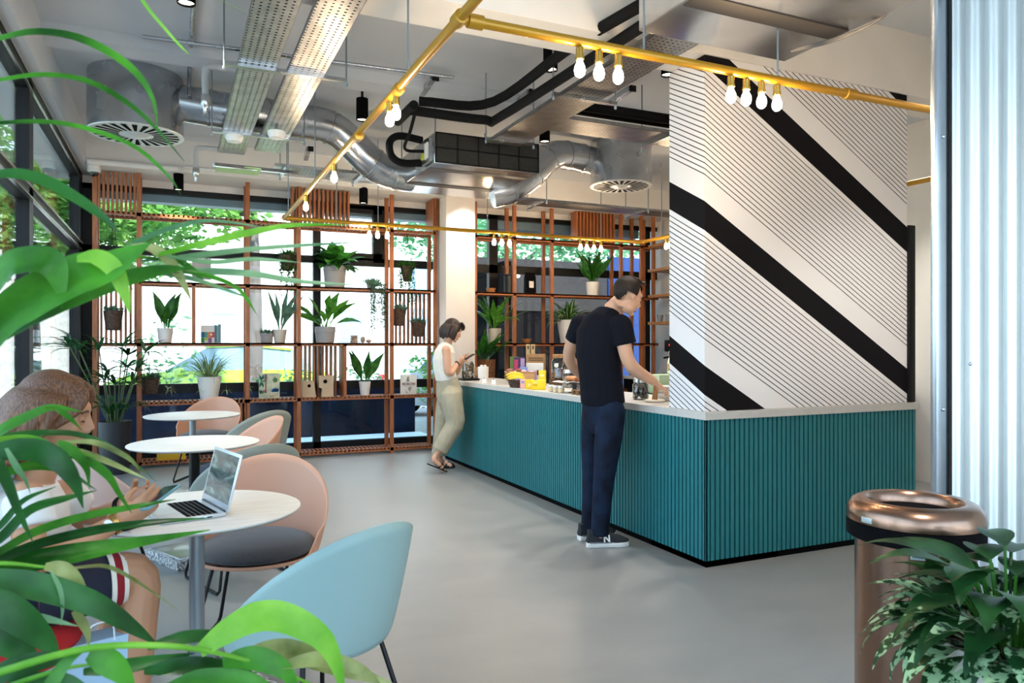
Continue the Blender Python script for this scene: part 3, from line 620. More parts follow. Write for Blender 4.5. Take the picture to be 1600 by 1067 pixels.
MB().box(6.05, 6.84, 5.2, 9.3, 0, .88).build('body', BLACKM, t); MB().box(6.02, 6.85, 5.2, 9.3, .88, .92).build('top', mat('quartz_top', '#cdc9c3', .3), t)
# ------------------------------------------------------------------ wooden lattice shelving
YS0, YS1 = 9.2, 9.5; PW = .045
def unit(name, label, posts, lv, slats, div, x0, x1, base=True):
    t = thing(name, label, 'shelving', ((x0 + x1) / 2, 9.35, 0))
    for x in posts:
        for y in (YS0 + PW / 2, YS1 - PW / 2): MB().box(x - PW / 2, x + PW / 2, y - PW / 2, y + PW / 2, 0, 3.28).build('post', WOOD, t, smooth=False)
    for z, a, c, kind in lv:
        b = MB().box(a, c, YS0, YS0 + .03, z - .04, z).box(a, c, YS1 - .03, YS1, z - .04, z)
        if kind == 'board': b.box(a, c, YS0, YS1, z - .02, z - .001)
        else:
            n = int((c - a) / .05)
            for i in range(n): u = a + (c - a) * (i + .5) / n; b.box(u - .011, u + .011, YS0, YS1, z - .022, z - .002)
        b.build('shelf', WOOD, t, smooth=False)
    for xa, xb, za, zb, n, y0, y1 in slats:
        b = MB()
        for i in range(n): u = xa + (xb - xa) * (i + .5) / n; b.box(u - .012, u + .012, y0, y1, za, zb)
        b.build('slat_panel', WOOD, t, smooth=False)
    for x, za, zb in div: MB().box(x - .018, x + .018, YS0, YS1, za, zb).build('divider', WOOD, t, smooth=False)
    return t
ZA, ZB_, ZC_, ZD, ZE = 2.84, 2.085, 1.398, .735, .075
XS = [-.777, -.348, .793, 1.377, 2.523, 3.103]
unit('lattice_shelving', 'wooden lattice shelving in front of the back window, left of the white column', XS, [(ZA, XS[0], XS[5], 'grate'), (ZB_, XS[1], XS[5], 'board'), (ZC_, XS[0], XS[5], 'board'), (ZD, XS[1], XS[5], 'grate'), (ZE, XS[1], XS[5], 'grate')],
     [(XS[0] + .02, XS[1] - .02, ZA, 3.27, 9, YS0, YS0 + .05), (XS[0] + .02, XS[1] - .02, ZC_, ZB_, 8, YS1 - .06, YS1 - .02), (XS[3] - .1, 2.0, ZA, 3.27, 14, YS0, YS0 + .12), (XS[5] - .05, 3.2, ZA, 3.27, 3, YS0, YS1), (XS[4] + .04, XS[5] - .05, ZC_, ZB_, 9, YS1 - .06, YS1 - .02), (XS[3] + .03, 1.88, ZD, ZC_, 9, YS1 - .1, YS1 - .02), (.55, XS[2], .08, ZD, 5, YS0, YS1)],
     [(.213, ZC_, ZB_), (1.93, ZD, ZC_)], -.8, 3.1)
XT = [3.66, 4.236, 4.811, 5.55, 5.95, 6.306, 6.52]
unit('lattice_shelving', 'wooden lattice shelving in front of the dark windows, right of the white column', XT[:3] + XT[4:], [(ZA, 3.6, 6.6, 'board'), (ZB_, 3.6, 6.6, 'board'), (ZC_, 3.95, 6.6, 'board'), (.735, 3.6, 6.6, 'board')],
     [(5.18, 5.85, ZA, 3.27, 12, YS0, YS0 + .16)], [], 3.6, 6.6)
for z, lab in ((2.85, 'topmost'), (2.49, 'second'), (2.11, 'third'), (1.71, 'lowest')):
    tag(MB().box(6.42, XR, 7.4, 9.22, z - .04, z).build('wall_shelf', WOODL, bevel=.003), lab + ' of four oak wall shelves beside the striped wall', 'shelf')
# ------------------------------------------------------------------ tables
def at(lat, D): return FW * D + RT * lat
TOPM = mat('pale_tabletop', '#e2dfd8', .42, col2='#dad6ce', vs=3, stretch=(2, 14, 1)); TERR = mat('terrazzo', '#d5d5d2', .5, col2='#55575a', vs=70); GREYP = mat('grey_metal', '#9ba1a6', .42, .6)
def table(label, p, r, colm, rb=.03):
    t = thing('round_table', label, 'table', (p.x, p.y, 0), 0, 'round cafe tables')
    MB().lathe([(.01, .728), (r - .012, .728), (r, .737), (r, .742), (r - .004, .744), (.01, .744)], 64, (p.x, p.y, 0)).build('tabletop', TOPM, t)
    MB().lathe([(.16, .722), (.16, .728)], 24, (p.x, p.y, 0)).build('top_plate', BLACK, t)
    MB().lathe([(rb, .06), (rb, .724)], 24, (p.x, p.y, 0)).build('column', colm, t)
    M = Matrix.Translation((p.x, p.y, 0)) @ Matrix.Rotation(.45, 4, 'Z')
    MB().box(-.22, .22, -.22, .22, 0, .06, .006, M=M).build('base', TERR, t); MB().box(-.19, .19, -.19, .19, .06, .066, .002, M=M).build('base_plate', STEEL, t)
    return t
T1, T2, T3 = at(-1.217, 2.87), at(-2.06, 4.82), at(-2.89, 6.72)
table('round pale cafe table holding the laptop', T1, .385, GREYP, .028)
table('round pale cafe table with a black column, middle of the row', T2, .4, BLACK, .033)
table('round pale cafe table nearest the back window', T3, .405, GREYP, .028)
# ------------------------------------------------------------------ chairs
def chair(label, p, dirw, shellc, padc, inner=None):
    a = math.atan2(dirw.y, dirw.x); t = thing('tub_chair', label, 'chair', (p.x, p.y, 0), a, 'moulded tub chairs at the cafe tables'); M = wm(t)
    def rim(ps):
        s = max(0, (math.cos(ps) + .42) / 1.42); return .416 + .406 * (s ** 1.02)
    def fn(u, v):
        ps = (u - .5) * 2 * PI; d = V((-math.cos(ps), math.sin(ps), 0)); h = rim(ps)
        if v < .42:
            q = v / .42; r = .255 * math.sin(q * PI / 2) ** .9; z = .39 + .016 * (1 - math.cos(q * PI / 2))
        else:
            q = (v - .42) / .58; z = .406 + (h - .406) * q; r = .255 + .085 * (max(z - .406, 0) / .41) ** .8 * (1 if math.cos(ps) > 0 else .55)
        return M @ V((d.x * r * 1.02 + .015, d.y * r * 1.06, z))
    o = MB().grid(fn, 64, 18); bmesh.ops.remove_doubles(o.bm, verts=o.bm.verts, dist=.0008)
    o = o.build('shell', shellc, t, angle=70); m = o.modifiers.new('thickness', 'SOLIDIFY'); m.thickness = .009; m.offset = 0
    MB().lathe([(.01, .408), (.22, .412), (.258, .426), (.266, .442), (.25, .464), (.2, .485), (.11, .5), (.01, .504)], 40, M=M @ Matrix.Translation((.018, 0, 0)), sy=1.0).build('seat_pad', padc, t)
    for s in (-1, 1):
        P = [(.11, s * .13, .4), (.15, s * .16, .385), (.235, s * .235, .03), (.215, s * .24, .009), (-.215, s * .24, .009), (-.235, s * .235, .03), (-.15, s * .16, .385), (-.11, s * .13, .4)]
        MB().tube([M @ V(q) for q in P], .0085, 8).build('sled_leg', BLACK, t)
    MB().box(-.13, .13, -.15, .15, .385, .395, M=M).build('seat_plate', BLACK, t)
    return t
def dr(lat, D): return (RT * lat + FW * D).normalized()
PEACH = mat('peach_shell', '#cf9a7e', .55); PINK = mat('pale_pink_shell', '#dcc0b8', .55); BLUE = mat('pale_blue_shell', '#93aeac', .5); SAGE = mat('grey_green_shell', '#8f958a', .55); RED = mat('red_shell', '#b3161c', .5)
FAB = mat('dark_fabric', '#33353b', .95, var=.3, vs=160, bump=.3, bs=300, sheen=.3); FABN = mat('navy_fabric', '#2a3444', .95, var=.2, vs=160)
chair('pale blue tub chair in the foreground, back to the viewer', at(-.67, 2.5), dr(-.85, .62), BLUE, FAB)
chair('peach tub chair with dark grey seat pad beside the laptop table', at(-1.19, 3.48), dr(.1, -1), PEACH, FAB)
chair('peach tub chair with navy seat pad between the second and third table', at(-2.08, 5.62), dr(-.75, -.62), PEACH, FABN)
chair('peach tub chair facing the room in front of the low shelf, behind the farthest table', at(-3.13, 7.62), dr(.0, -1), PEACH, FAB)
chair('grey green tub chair behind the peach chair at the second table', at(-2.28, 6.5), dr(-.85, .6), SAGE, FAB)
chair('grey green tub chair on the right of the black column table', at(-1.6, 4.4), dr(-.7, .7), SAGE, FAB)
chair('pale pink tub chair left of the black column table, behind the seated woman', at(-2.36, 4.12), dr(.15, 1), PINK, FAB)
chair('red tub chair under the seated woman', at(-1.66, 2.32), dr(1, .12), RED, mat('red_pad', '#a51419', .9))
# ------------------------------------------------------------------ laptop
hn, hf = V((.178, 2.935, .745)), V((.1, 3.25, .745)); ax = (hf - hn).normalized(); bk = V((-ax.y, ax.x, 0)); 
t = thing('laptop', 'open silver laptop on the nearest round table', 'laptop', hn); W_ = .325; D_p = .225
def LP(u, v, w): return hn + ax * u + bk * v + V((0, 0, w))
M = Matrix(((bk.x, ax.x, 0, hn.x), (bk.y, ax.y, 0, hn.y), (0, 0, 1, hn.z), (0, 0, 0, 1)))
ALU = mat('laptop_aluminium', '#d3d5d8', .35, .55)
b = MB(); b.box(0, D_p, 0, W_, 0, .013, .003, M=M).build('base', ALU, t)
b = MB()
for r in range(6):
    n = 14 if r < 5 else 8
    for i in range(n):
        w = (W_ - .04) / n; u0 = .02 + i * w; v0 = .025 + r * .0185; b.box(v0, v0 + .0155, u0, u0 + w - .003, .013, .0142, M=M)
b.build('keyboard', BLACKM, t, smooth=False)
MB().box(.145, .215, .11, .215, .0128, .0134, M=M).build('touchpad', mat('touchpad', '#c4c6c9', .3, .4), t)
b = MB()
for i in range(4): b.box(.05 + .03 * i, .068 + .03 * i, -.0006, .001, .004, .008, M=M)
b.build('port', BLACKM, t)
MS = M @ Matrix.Translation((-.004, 0, .012)) @ Matrix.Rotation(math.radians(-14), 4, 'Y')
lid = MB().box(-.006, 0, 0, W_, 0, .215, .0025, M=MS).build('lid', ALU, t)
sm = bpy.data.materials.new('screen_waves'); sm.use_nodes = True; nt = sm.node_tree; b = nt.nodes['Principled BSDF']; tc = nd(nt, 'ShaderNodeTexCoord'); mp = nd(nt, 'ShaderNodeMapping'); mp.inputs['Scale'].default_value = (3, 3, 16)
n = nd(nt, 'ShaderNodeTexNoise', Scale=1.6, Detail=6.0, Distortion=1.2); r = nd(nt, 'ShaderNodeValToRGB'); e = r.color_ramp.elements; e[0].color = lin('#16242c'); e[0].position = .38; e[1].color = lin('#9fc4c4'); e[1].position = .72; x = e.new(.55); x.color = lin('#3f666c')
nt.links.new(tc.outputs['Object'], mp.inputs[0]); nt.links.new(mp.outputs[0], n.inputs['Vector']); nt.links.new(n.outputs['Fac'], r.inputs['Fac']); nt.links.new(r.outputs['Color'], b.inputs['Emission Color']); b.inputs['Emission Strength'].default_value = .55; b.inputs['Base Color'].default_value = (.01, .01, .012, 1); b.inputs['Roughness'].default_value = .12
MB().box(-.0002, .0012, .016, W_ - .016, .026, .203, M=MS).build('screen', sm, lid, smooth=False)
MB().tube([M @ V((-.002, .03, .012)), M @ V((-.002, W_ - .03, .012))], .006, 8).build('hinge', mat('hinge_grey', '#55585c', .5, .4), t)
t = thing('phone', 'dark phone lying on the laptop table under the seated woman\'s hands', 'phone', onz(212, 824, .745))
p = onz(206, 822, .745); MB().box(-.07, .07, -.035, .035, 0, .008, .003, M=Matrix.Translation(p) @ Matrix.Rotation(.9, 4, 'Z')).build('body', BLACK, t)
# ------------------------------------------------------------------ bin
p = at(1.245, 2.3); c = (p.x, p.y, 0); t = thing('waste_bin', 'rose gold steel open top waste bin beside the corrugated wall', 'waste bin', c)
ROSE = mat('rose_gold_steel', '#9d7b68', .26, 1.0, var=.08, vs=3, stretch=(12, 12, .4))
MB().lathe([(.165, .012), (.168, .02), (.168, .783), (.16, .787)], 64, c).build('body', ROSE, t)
MB().lathe([(.16, 0), (.172, .002), (.172, .02), (.165, .024)], 48, c).build('base_ring', BLACK, t)
MB().lathe([(.166, .78), (.185, .784), (.192, .789), (.193, .832), (.188, .836), (.17, .836)], 64, c).build('band', BLACKM, t)
MB().lathe([(.188, .834), (.193, .838), (.194, .85), (.19, .872), (.176, .893), (.155, .903), (.137, .901), (.127, .89), (.124, .868)], 64, c, cap=False).build('rim', ROSE, t)
MB().lathe([(.124, .868), (.13, .5), (.01, .5)], 40, c).build('liner', BLACKM, t)
for z, a, w, h in ((.852, -3.2, .018, .008), (.765, -2.44, .019, .009)):
    rr = .1945 if z > .8 else .1685; d = V((math.cos(a), math.sin(a), 0)); MM = facing(V(c) + d * rr + V((0, 0, z)), (-d.y, d.x, 0)); q = MB().box(-w, w, -h, h, -.004, .0015, .0008, M=MM).build('maker_plate', mat('plate_grey', '#b9c6c6', .35, .4), t)
    if z < .8:
        b = MB()
        for i in range(9): b.box(-.0145 + i * .0033, -.0145 + i * .0033 + .0024, -.0032, .0032 - .001 * (i % 3 == 1), .0014, .002, M=MM)
        b.build('worn_lettering', mat('plate_print', '#44525a', .5), q)
MB().bar(V(c) + V((math.cos(-2.57) * .1685, math.sin(-2.57) * .1685, .02)), V(c) + V((math.cos(-2.57) * .1685, math.sin(-2.57) * .1685, .782)), .0015, .0015).build('seam', mat('seam_dark', '#6b5547', .4, .8), t)
# ------------------------------------------------------------------ plants
def leafarc(m, base, az, el, L, w, droop, pet=.25, fold=.2, seg=8, edge=None, tip=.02, wp=(.35, .8, 1, .85, .5), up=None):
    """one leaf leaving base at azimuth az, elevation el, bending down by droop (rad) along its length"""
    p = V(base); pts = [p.copy()]; n = 7
    for i in range(n):
        e = el - droop * (i / (n - 1)) ** 1.5; p = p + V((math.cos(az) * math.cos(e), math.sin(az) * math.cos(e), math.sin(e))) * (L / n); pts.append(p.copy())
    k = max(1, int(round(pet * 10))); wid = [.06 * w + .0015] * k + [w * x for x in wp] + [w * .25, .001]
    m.blade(pts, wid, up or ((0, 0, 1) if abs(el) < 1.25 else (-math.cos(az), -math.sin(az), .25)), fold, seg, edge); return pts
def cone_pot(t, c, rt, rb, h, m, rimh=.0, name='pot', n=28):
    pr = [(rb * .9, 0), (rb, .004)] + ([(rt - .004, h * (1 - rimh)), (rt, h * (1 - rimh) + .003)] if rimh else []) + [(rt, h), (rt - .006, h + .001), (rt - .01, h - .02), (.004, h - .025)]
    o = MB().lathe(pr, n, c).build(name, m, t)
    MB().lathe([(.003, h - .018), (rt - .009, h - .02)], 16, c, cap=True).build('soil', SOIL, t); return o
def plant(label, c, rt, rb, h, potm, name='potted_plant', group=None, rimh=0):
    t = thing(name, label, 'potted plant', c, 0, group); cone_pot(t, c, rt, rb, h, potm, rimh); return t
def foliage(t, c, n, rng, el, L, w, droop, lm, spread=.03, pet=.25, fold=.2, az0=None, seg=8, edge=None, wp=(.35, .8, 1, .85, .5), name='foliage', up=None):
    m = MB()
    for i in range(n):
        az = (az0[i % len(az0)] if az0 else i * 2.4) + rng.uniform(-.25, .25); q = V(c) + V((math.cos(az), math.sin(az), 0)) * spread * rng.random()
        leafarc(m, q, az, rng.uniform(*el), rng.uniform(*L), rng.uniform(*w), rng.uniform(*droop), pet, fold, seg, edge, wp=wp, up=(rng.uniform(-.8, .8), -1, .35) if up == 'vary' else up)
    return m.build(name, lm, t, angle=60)
def strings(m, c, n, rng, r, L, leaf=.014, lm=0):
    for i in range(n):
        az = rng.uniform(0, 2 * PI); p = V(c) + V((math.cos(az), math.sin(az), 0)) * r * rng.uniform(.7, 1.1); l = rng.uniform(*L); k = int(l / .03)
        P = [p + V((rng.uniform(-.01, .01), rng.uniform(-.01, .01), -j * .03)) for j in range(k + 1)]
        if k > 1: m.tube(P, .0012, 4)
        for q in P:
            for _ in range(2):
                d = V((rng.gauss(0, 1), rng.gauss(0, 1), rng.gauss(0, .5))).normalized(); s = d.cross(V((0, 0, 1))).normalized() * leaf * .5
                m.poly([q, q + d * leaf * .6 + s, q + d * leaf * 1.3, q + d * leaf * .6 - s])
def tuft(m, c, n, rng, r, leaf=.05, w=.009):
    for i in range(n):
        az = rng.uniform(0, 2 * PI); leafarc(m, V(c) + V((math.cos(az), math.sin(az), 0)) * r * rng.random(), az, rng.uniform(.4, 1.4), leaf * rng.uniform(.7, 1.3), w, rng.uniform(0, 1), 0, .3, 5)
R5 = random.Random(5)
def sp(x, z, y=9.35): p = ony(x, 500, y); p.z = z; return p
UPR = (-.5, .8)
def upright(label, x, z, rt, rb, h, potm, n, L, w, lm, el=(1.0, 1.45), droop=(.1, .5), **k):
    c = sp(x, z); t = plant(label, c, rt, rb, h, potm); foliage(t, c + V((0, 0, h - .03)), n, R5, el, L, w, droop, lm, pet=k.pop('pet', .3), az0=k.pop('az0', None), up='vary', **k); return t
upright('small white pot with upright dark broad leaves on the middle shelf, above the peach chair', 258, ZC_, .085, .068, .165, POTW, 7, (.36, .5), (.04, .056), LEAF, el=(1.12, 1.5))
upright('pale tapered pot with long blue green leaves on the middle shelf beside the small succulent', 437, ZC_, .085, .062, .16, mat('pot_sand', '#cfc4b6', .6), 9, (.4, .58), (.026, .038), LEAFS, el=(.95, 1.45))
c = sp(417, ZC_); t = plant('grey pot with low blue green succulent on the middle shelf', c, .078, .066, .12, POTG, rimh=.3); m = MB(); tuft(m, c + V((0, 0, .1)), 60, R5, .07, .08, .012); m.build('foliage', LEAFS, t)
c = sp(508, ZC_); t = plant('large grey pot with wide bright green leaves in the centre of the middle shelf', c, .125, .108, .2, POTG, rimh=.35); foliage(t, c + V((0, 0, .17)), 15, R5, (.5, 1.4), (.4, .56), (.05, .07), (.3, 1.0), LEAFB, pet=.4, up=(.1, -.5, .8))
c = sp(523, ZB_); t = plant('big grey pot with dark bushy leaves on the upper shelf', c, .14, .12, .27, POTG, rimh=.25); m = foliage(t, c + V((0, 0, .24)), 34, R5, (.1, 1.3), (.28, .42), (.075, .1), (.4, 1.6), LEAF, pet=.45, wp=(.7, 1, .95, .8, .5))
c = sp(580, ZB_ + .0); t = plant('small pot of trailing string plant on the upper shelf', c, .06, .05, .07, POTG); m = MB(); tuft(m, c + V((0, 0, .06)), 70, R5, .1, .1, .01); tuft(m, c + V((.02, -.17, .02)), 60, R5, .1, .1, .012); strings(m, c + V((.03, -.2, .04)), 34, R5, .1, (.25, .66), .024); m.build('foliage', LEAFS, t, smooth=False)
# spider plant on the low shelf
c = sp(327, ZD); t = plant('white tapered pot with arching striped spider plant on the low shelf', c, .135, .095, .27, POTW); foliage(t, c + V((0, 0, .25)), 80, R5, (.5, 1.4), (.28, .55), (.006, .009), (1.0, 2.4), [LEAFP, LEAF], pet=0, spread=.09, edge=.5, wp=(.9, 1, .9, .6))
m = MB()
for az in (PI, 2.9, 3.5, -1.8, -1.2, .2, -.1):
    P = leafarc(m, c + V((0, 0, .26)), az, .6, .62, .002, 2.2, 0, .1); 
    for k in range(6): leafarc(m, P[-1], R5.uniform(0, 6.3), R5.uniform(-.6, .9), .08, .005, .8, 0, .1, 5)
m.build('runner', LEAFP, t)
upright('small white tapered pot with three upright pointed leaves on the low shelf', 570, ZD, .075, .055, .175, POTW, 5, (.36, .48), (.045, .06), LEAF, el=(1.1, 1.45), pet=.25)
# hanging baskets
def hang(label, x, ybot, rt, rb, h, ztop, kind, n=24, y=9.3):
    p = ony(x, ybot, y); t = thing('hanging_basket', label, 'hanging plant', p, 0, 'wicker hanging baskets in the back shelving')
    MB().lathe([(rb * .8, 0), (rb, .01), (rt, h), (rt - .008, h + .002), (rt - .012, h - .02), (.004, h - .022)], 24, p).build('basket', BASKET, t)
    hook = p + V((0, 0, ztop - p.z))
    for k in range(3):
        a = 2.1 * k + .4; MB().tube([p + V((math.cos(a) * rt, math.sin(a) * rt, h - .01)), hook], .003, 5).build('cord', mat('dark_cord', '#2e241d', .9), t)
    m = MB(); q = p + V((0, 0, h - .02))
    if kind == 'trail': tuft(m, q, 60, R5, rt * .9, .1, .014); strings(m, q, n, R5, rt * 1.05, (.08, .5), .028)
    else: tuft(m, q, 70, R5, rt * .9, .09, .013)
    m.build('foliage', LEAF if kind == 'trail' else LEAFS, t, smooth=False); return t
hang('wicker hanging basket with succulents in front of the left slats, between upper and middle shelf', 177, 516, .1, .075, .215, ZA - .03, 'suc')
hang('wicker hanging basket below the middle shelf, beside the black palm pot', 235, 616, .1, .07, .19, ZC_ - .03, 'suc')
hang('wicker hanging basket with trailing vines, left of the big grey pot', 449, 423, .095, .065, .19, ZA - .03, 'trail', 30)
hang('wicker hanging basket with long trailing vine nearest the column, above the upper shelf', 636, 440, .09, .05, .2, ZA - .03, 'trail', 22)
hang('wicker hanging basket with succulents, left of two below the upper shelf by the column', 623, 509, .1, .07, .215, ZB_ - .03, 'suc')
hang('wicker hanging basket with succulents, lower right of two below the upper shelf by the column', 654, 526, .1, .065, .19, ZB_ - .03, 'suc')
# lady palm in the black floor pot
c = sp(179, 0, 9.0); t = plant('fan leaved palm in a tall black floor pot behind the seated woman', c, .165, .14, .56, POTB, 'potted_palm'); m = MB(); st = MB()
for i in range(13):
    az = i * 2.4; p0 = c + V((math.cos(az), math.sin(az), 0)) * .06 + V((0, 0, .53)); L = R5.uniform(.3, 1.0); e = R5.uniform(1.05, 1.45); p1 = p0 + V((math.cos(az) * math.cos(e), math.sin(az) * math.cos(e), math.sin(e))) * L
    st.tube([p0, (p0 + p1) / 2 + V((0, 0, .03)), p1], .007, 6, m=6)
    for k in range(8): leafarc(m, p1, az + (k - 3.5) * .55, R5.uniform(.1, 1.0), R5.uniform(.24, .4), .021, R5.uniform(.6, 1.5), 0, .25, 7, wp=(.8, 1, .9, .6))
for i in range(12): leafarc(m, c + V((0, 0, .53)), i * 2.4, R5.uniform(.9, 1.35), R5.uniform(.5, .75), .028, R5.uniform(1.6, 2.6), .1, .25, 9)
st.build('stem', mat('palm_stem', '#4a5a35', .6), t); m.build('frond', LEAFD, t, angle=60)
# right unit plants
c = sp(772, ZC_); t = plant('beige pot with long glossy leaves on the middle shelf beside the column', c, .1, .08, .2, mat('pot_sand', '#cfc4b6', .6)); foliage(t, c + V((0, 0, .18)), 20, R5, (.6, 1.45), (.42, .62), (.04, .06), (.3, 1.2), LEAFB, pet=.3)
c = sp(757, .735, 9.33); t = plant('wicker planter with glossy long leaves right of the column, behind the counter', c, .15, .13, .44, mat('planter_weave', '#8a5a34', .7, col2='#5b381f', vs=40, bump=.4, bs=80)); foliage(t, c + V((0, 0, .4)), 24, R5, (.6, 1.45), (.4, .62), (.04, .065), (.3, 1.3), LEAF, pet=.3)
upright('white pot with tall upright leaves on the upper shelf of the right unit', 926, ZB_, .098, .08, .2, POTW, 14, (.4, .6), (.04, .055), LEAF, el=(1.0, 1.5), pet=.2)
c = sp(888, ZC_); t = plant('tapered white pot with dense striped arching leaves on the middle shelf of the right unit', c, .165, .11, .33, POTW); foliage(t, c + V((0, 0, .3)), 60, R5, (.1, 1.4), (.3, .48), (.03, .04), (.7, 1.9), [LEAF, LEAFP], pet=.15, spread=.08, edge=.28)
# ------------------------------------------------------------------ things on the shelves
def board(label, name, cat, x0, x1, z0, h, th, y, m, tilt=0.0):
    a, b = sp(x0, z0, y), sp(x1, z0, y); t = thing(name, label, cat, (a + b) / 2)
    MB().box(a.x, b.x, y, y + th, z0 + .001, z0 + h, .001).build('cover', m, t); return t, a, b
def strip(x0, x1, z0, z1, y, m, t, name='cover_patch', pts=None):
    b = MB()
    if pts: b.loft([[V((x, y - d, z)) for x, z in pts] for d in (0, .0012)])
    else: b.box(x0, x1, y - .0012, y, z0, z1)
    return b.build(name, m, t, smooth=False)
PAPER = mat('book_paper', '#e8e3da', .8)
t, a, b = board('art book with a coloured block cover leaning on the middle shelf', 'book', 'book', 314, 335, ZC_, .2, .02, 9.3, PAPER)
W = b.x - a.x; z = ZC_
for fx0, fx1, fz0, fz1, col in ((0, .25, 0, .06, '#0e8a3c'), (0, .28, .06, .125, '#1d5f8f'), (.28, .52, .06, .125, '#5f9a84'), (.27, .52, .03, .06, '#a5c338'), (.54, 1, .06, .125, '#e06a30'), (.78, 1, .06, .125, '#cc3d4c'), (.54, .8, 0, .06, '#8a5a8c')): strip(a.x + W * fx0, a.x + W * fx1, z + fz0 + .002, z + fz1, 9.3 - (.0006 if col == '#cc3d4c' else 0), mat('cover_' + col, col, .6), t)
strip(a.x + W * .66, a.x + W * .85, z + .085, z + .108, 9.2985, mat('cover_cream', '#f0dcb0', .6), t)
for i, (x0, x1, h, col, lab) in enumerate(((335.5, 338.5, .205, '#4e5f74', 'slate blue'), (338.8, 341, .2, '#5fa79c', 'teal'), (341.3, 345, .215, '#6d7a80', 'grey'))):
    t, a, b = board(lab + ' book standing upright at the end of the row on the middle shelf', 'book', 'book', x0, x1, ZC_, h, .15, 9.26, PAPER); strip(a.x - .0005, b.x + .0005, ZC_ + .001, ZC_ + h, 9.2602, mat('spine_' + lab, col, .6), t, 'spine')
t, a, b = board('picture panel of a jungle with a red trunk and blue agave on the low shelf', 'picture_panel', 'picture', 405, 437, ZD, .3, .06, 9.24, mat('jungle_ground', '#cfcbb0', .7, col2='#a9b59a', vs=14)); W = b.x - a.x
for fx, fz, r_, el_, col, n_ in ((.1, .21, .07, 1.9, '#1c5a45', 6), (.3, .25, .05, 1.2, '#4b6a72', 7), (.78, .22, .05, 1.2, '#3d6b2c', 9), (.8, .08, .08, 1.0, '#1f5f9a', 9), (.25, .07, .05, 1.4, '#a2707c', 6), (.07, .06, .05, 1.6, '#2a7a40', 6), (.6, .03, .04, .5, '#d98a3c', 7)):
    m = MB()
    for k in range(n_):
        d = PI * (k + .5) / n_ if fz < .12 else 2 * PI * k / n_; q = V((a.x + W * fx, 9.2385, ZD + fz)); e = q + V((math.cos(d) * r_ * .8, 0, math.sin(d) * r_ * el_ * .7)); e.x = min(max(e.x, a.x + .004), b.x - .004); e.z = min(max(e.z, ZD + .004), ZD + .296); s = (e - q).cross(V((0, 1, 0))) * .16
        m.poly([q, (q + e) / 2 + s, e, (q + e) / 2 - s])
    m.build('painted_leaves', mat('paint_' + col, col, .7), t, smooth=False)
strip(a.x + W * .29, a.x + W * .35, ZD + .07, ZD + .29, 9.2395, mat('paint_trunk', '#8a4a3c', .7), t, 'painted_trunk')
PLY = mat('plywood', '#cdb292', .6, var=.12, vs=6)
for lab, x, pts, hx, hz, hr in (('left plywood block with a slanted side and round hole on the low shelf', 482, [(-.078, 0), (.085, 0), (.055, .2), (-.078, .2)], .0, .14, .02), ('right taller plywood block with a round hole on the low shelf', 509, [(-.06, 0), (.085, 0), (.085, .26), (-.09, .26), (-.09, .12), (-.05, .1)], -.015, .19, .024)):
    c = sp(x, ZD, 9.3); t = thing('plywood_bookend', lab, 'bookend', c, 0, 'plywood blocks on the low shelf'); MB().loft([[c + V((px_, dy, pz + .001)) for px_, pz in pts] for dy in (-.05, .05)]).build('block', PLY, t, smooth=False)
    MB().lathe([(.001, 0), (hr, 0), (hr, .002), (.001, .002)], 20, c + V((hx, -.0505, hz)), M=Matrix.Rotation(PI / 2, 4, 'X')).build('hole', BLACKM, t)
t, a, b = board('white paperback ISOKON with a grey folded shape, leaning on the low shelf by the column', 'book', 'book', 626, 651, ZD, .255, .02, 9.25, PAPER); cx_ = (a.x + b.x) / 2; GRY = mat('print_grey', '#8f8f90', .7)
text('ISOKON', .046, mat('print_red', '#6b3326', .7), facing((cx_, 9.249, ZD + .135), (1, 0, 0)), 'title', t, bold=.0012); strip(cx_ - .07, cx_ + .07, ZD + .105, ZD + .108, 9.25, mat('print_red', '#6b3326', .7), t, 'rule')
strip(0, 0, 0, 0, 9.25, GRY, t, 'print_shape', [(cx_ - .035, ZD + .165), (cx_ - .02, ZD + .225), (cx_, ZD + .24), (cx_ + .012, ZD + .165)]); strip(0, 0, 0, 0, 9.25, GRY, t, 'print_shape', [(cx_ - .015, ZD + .075), (cx_ + .015, ZD + .035), (cx_ + .045, ZD + .09), (cx_ + .01, ZD + .1)]); strip(0, 0, 0, 0, 9.25, GRY, t, 'print_shape', [(cx_ - .045, ZD + .08), (cx_ - .03, ZD + .02), (cx_ + .0, ZD + .03), (cx_ - .025, ZD + .035)])
t, a, b = board('yellow book with LOVE on its cover leaning on the bottom shelf behind the tables', 'book', 'book', 245, 290, ZE, .235, .025, 9.23, mat('cover_yellow', '#e0b020', .6)); W = b.x - a.x
strip(a.x + .01, a.x + W * .27, ZE + .07, ZE + .22, 9.23, mat('cover_pink', '#d98a88', .6), t); strip(a.x + W * .72, b.x - .004, ZE + .11, ZE + .225, 9.23, mat('cover_cream', '#f0dcb0', .6), t)
MB().lathe([(.001, 0), (.03, 0), (.03, .002), (.001, .002)], 20, (a.x + W * .84, 9.228, ZE + .185), M=Matrix.Rotation(PI / 2, 4, 'X')).build('cover_dot', mat('cover_blue', '#4a5ab0', .6), t); text('LOVE', .075, mat('cover_ink', '#5d4a2a', .7), facing((a.x + W * .5, 9.229, ZE + .15), (1, 0, 0)), 'title', t)
c = sp(553, ZC_); t = thing('disc_stack', 'stack of round wooden discs on the middle shelf', 'ornament', c)
for k in range(5): MB().lathe([(.038, 0), (.046, .004), (.046, .014), (.038, .018)], 20, c + V((.003 * (k % 2), 0, .001 + .019 * k))).build('disc', mat('disc_wood', '#c9ae8c', .6, col2='#8a6b4a', vs=20), t)
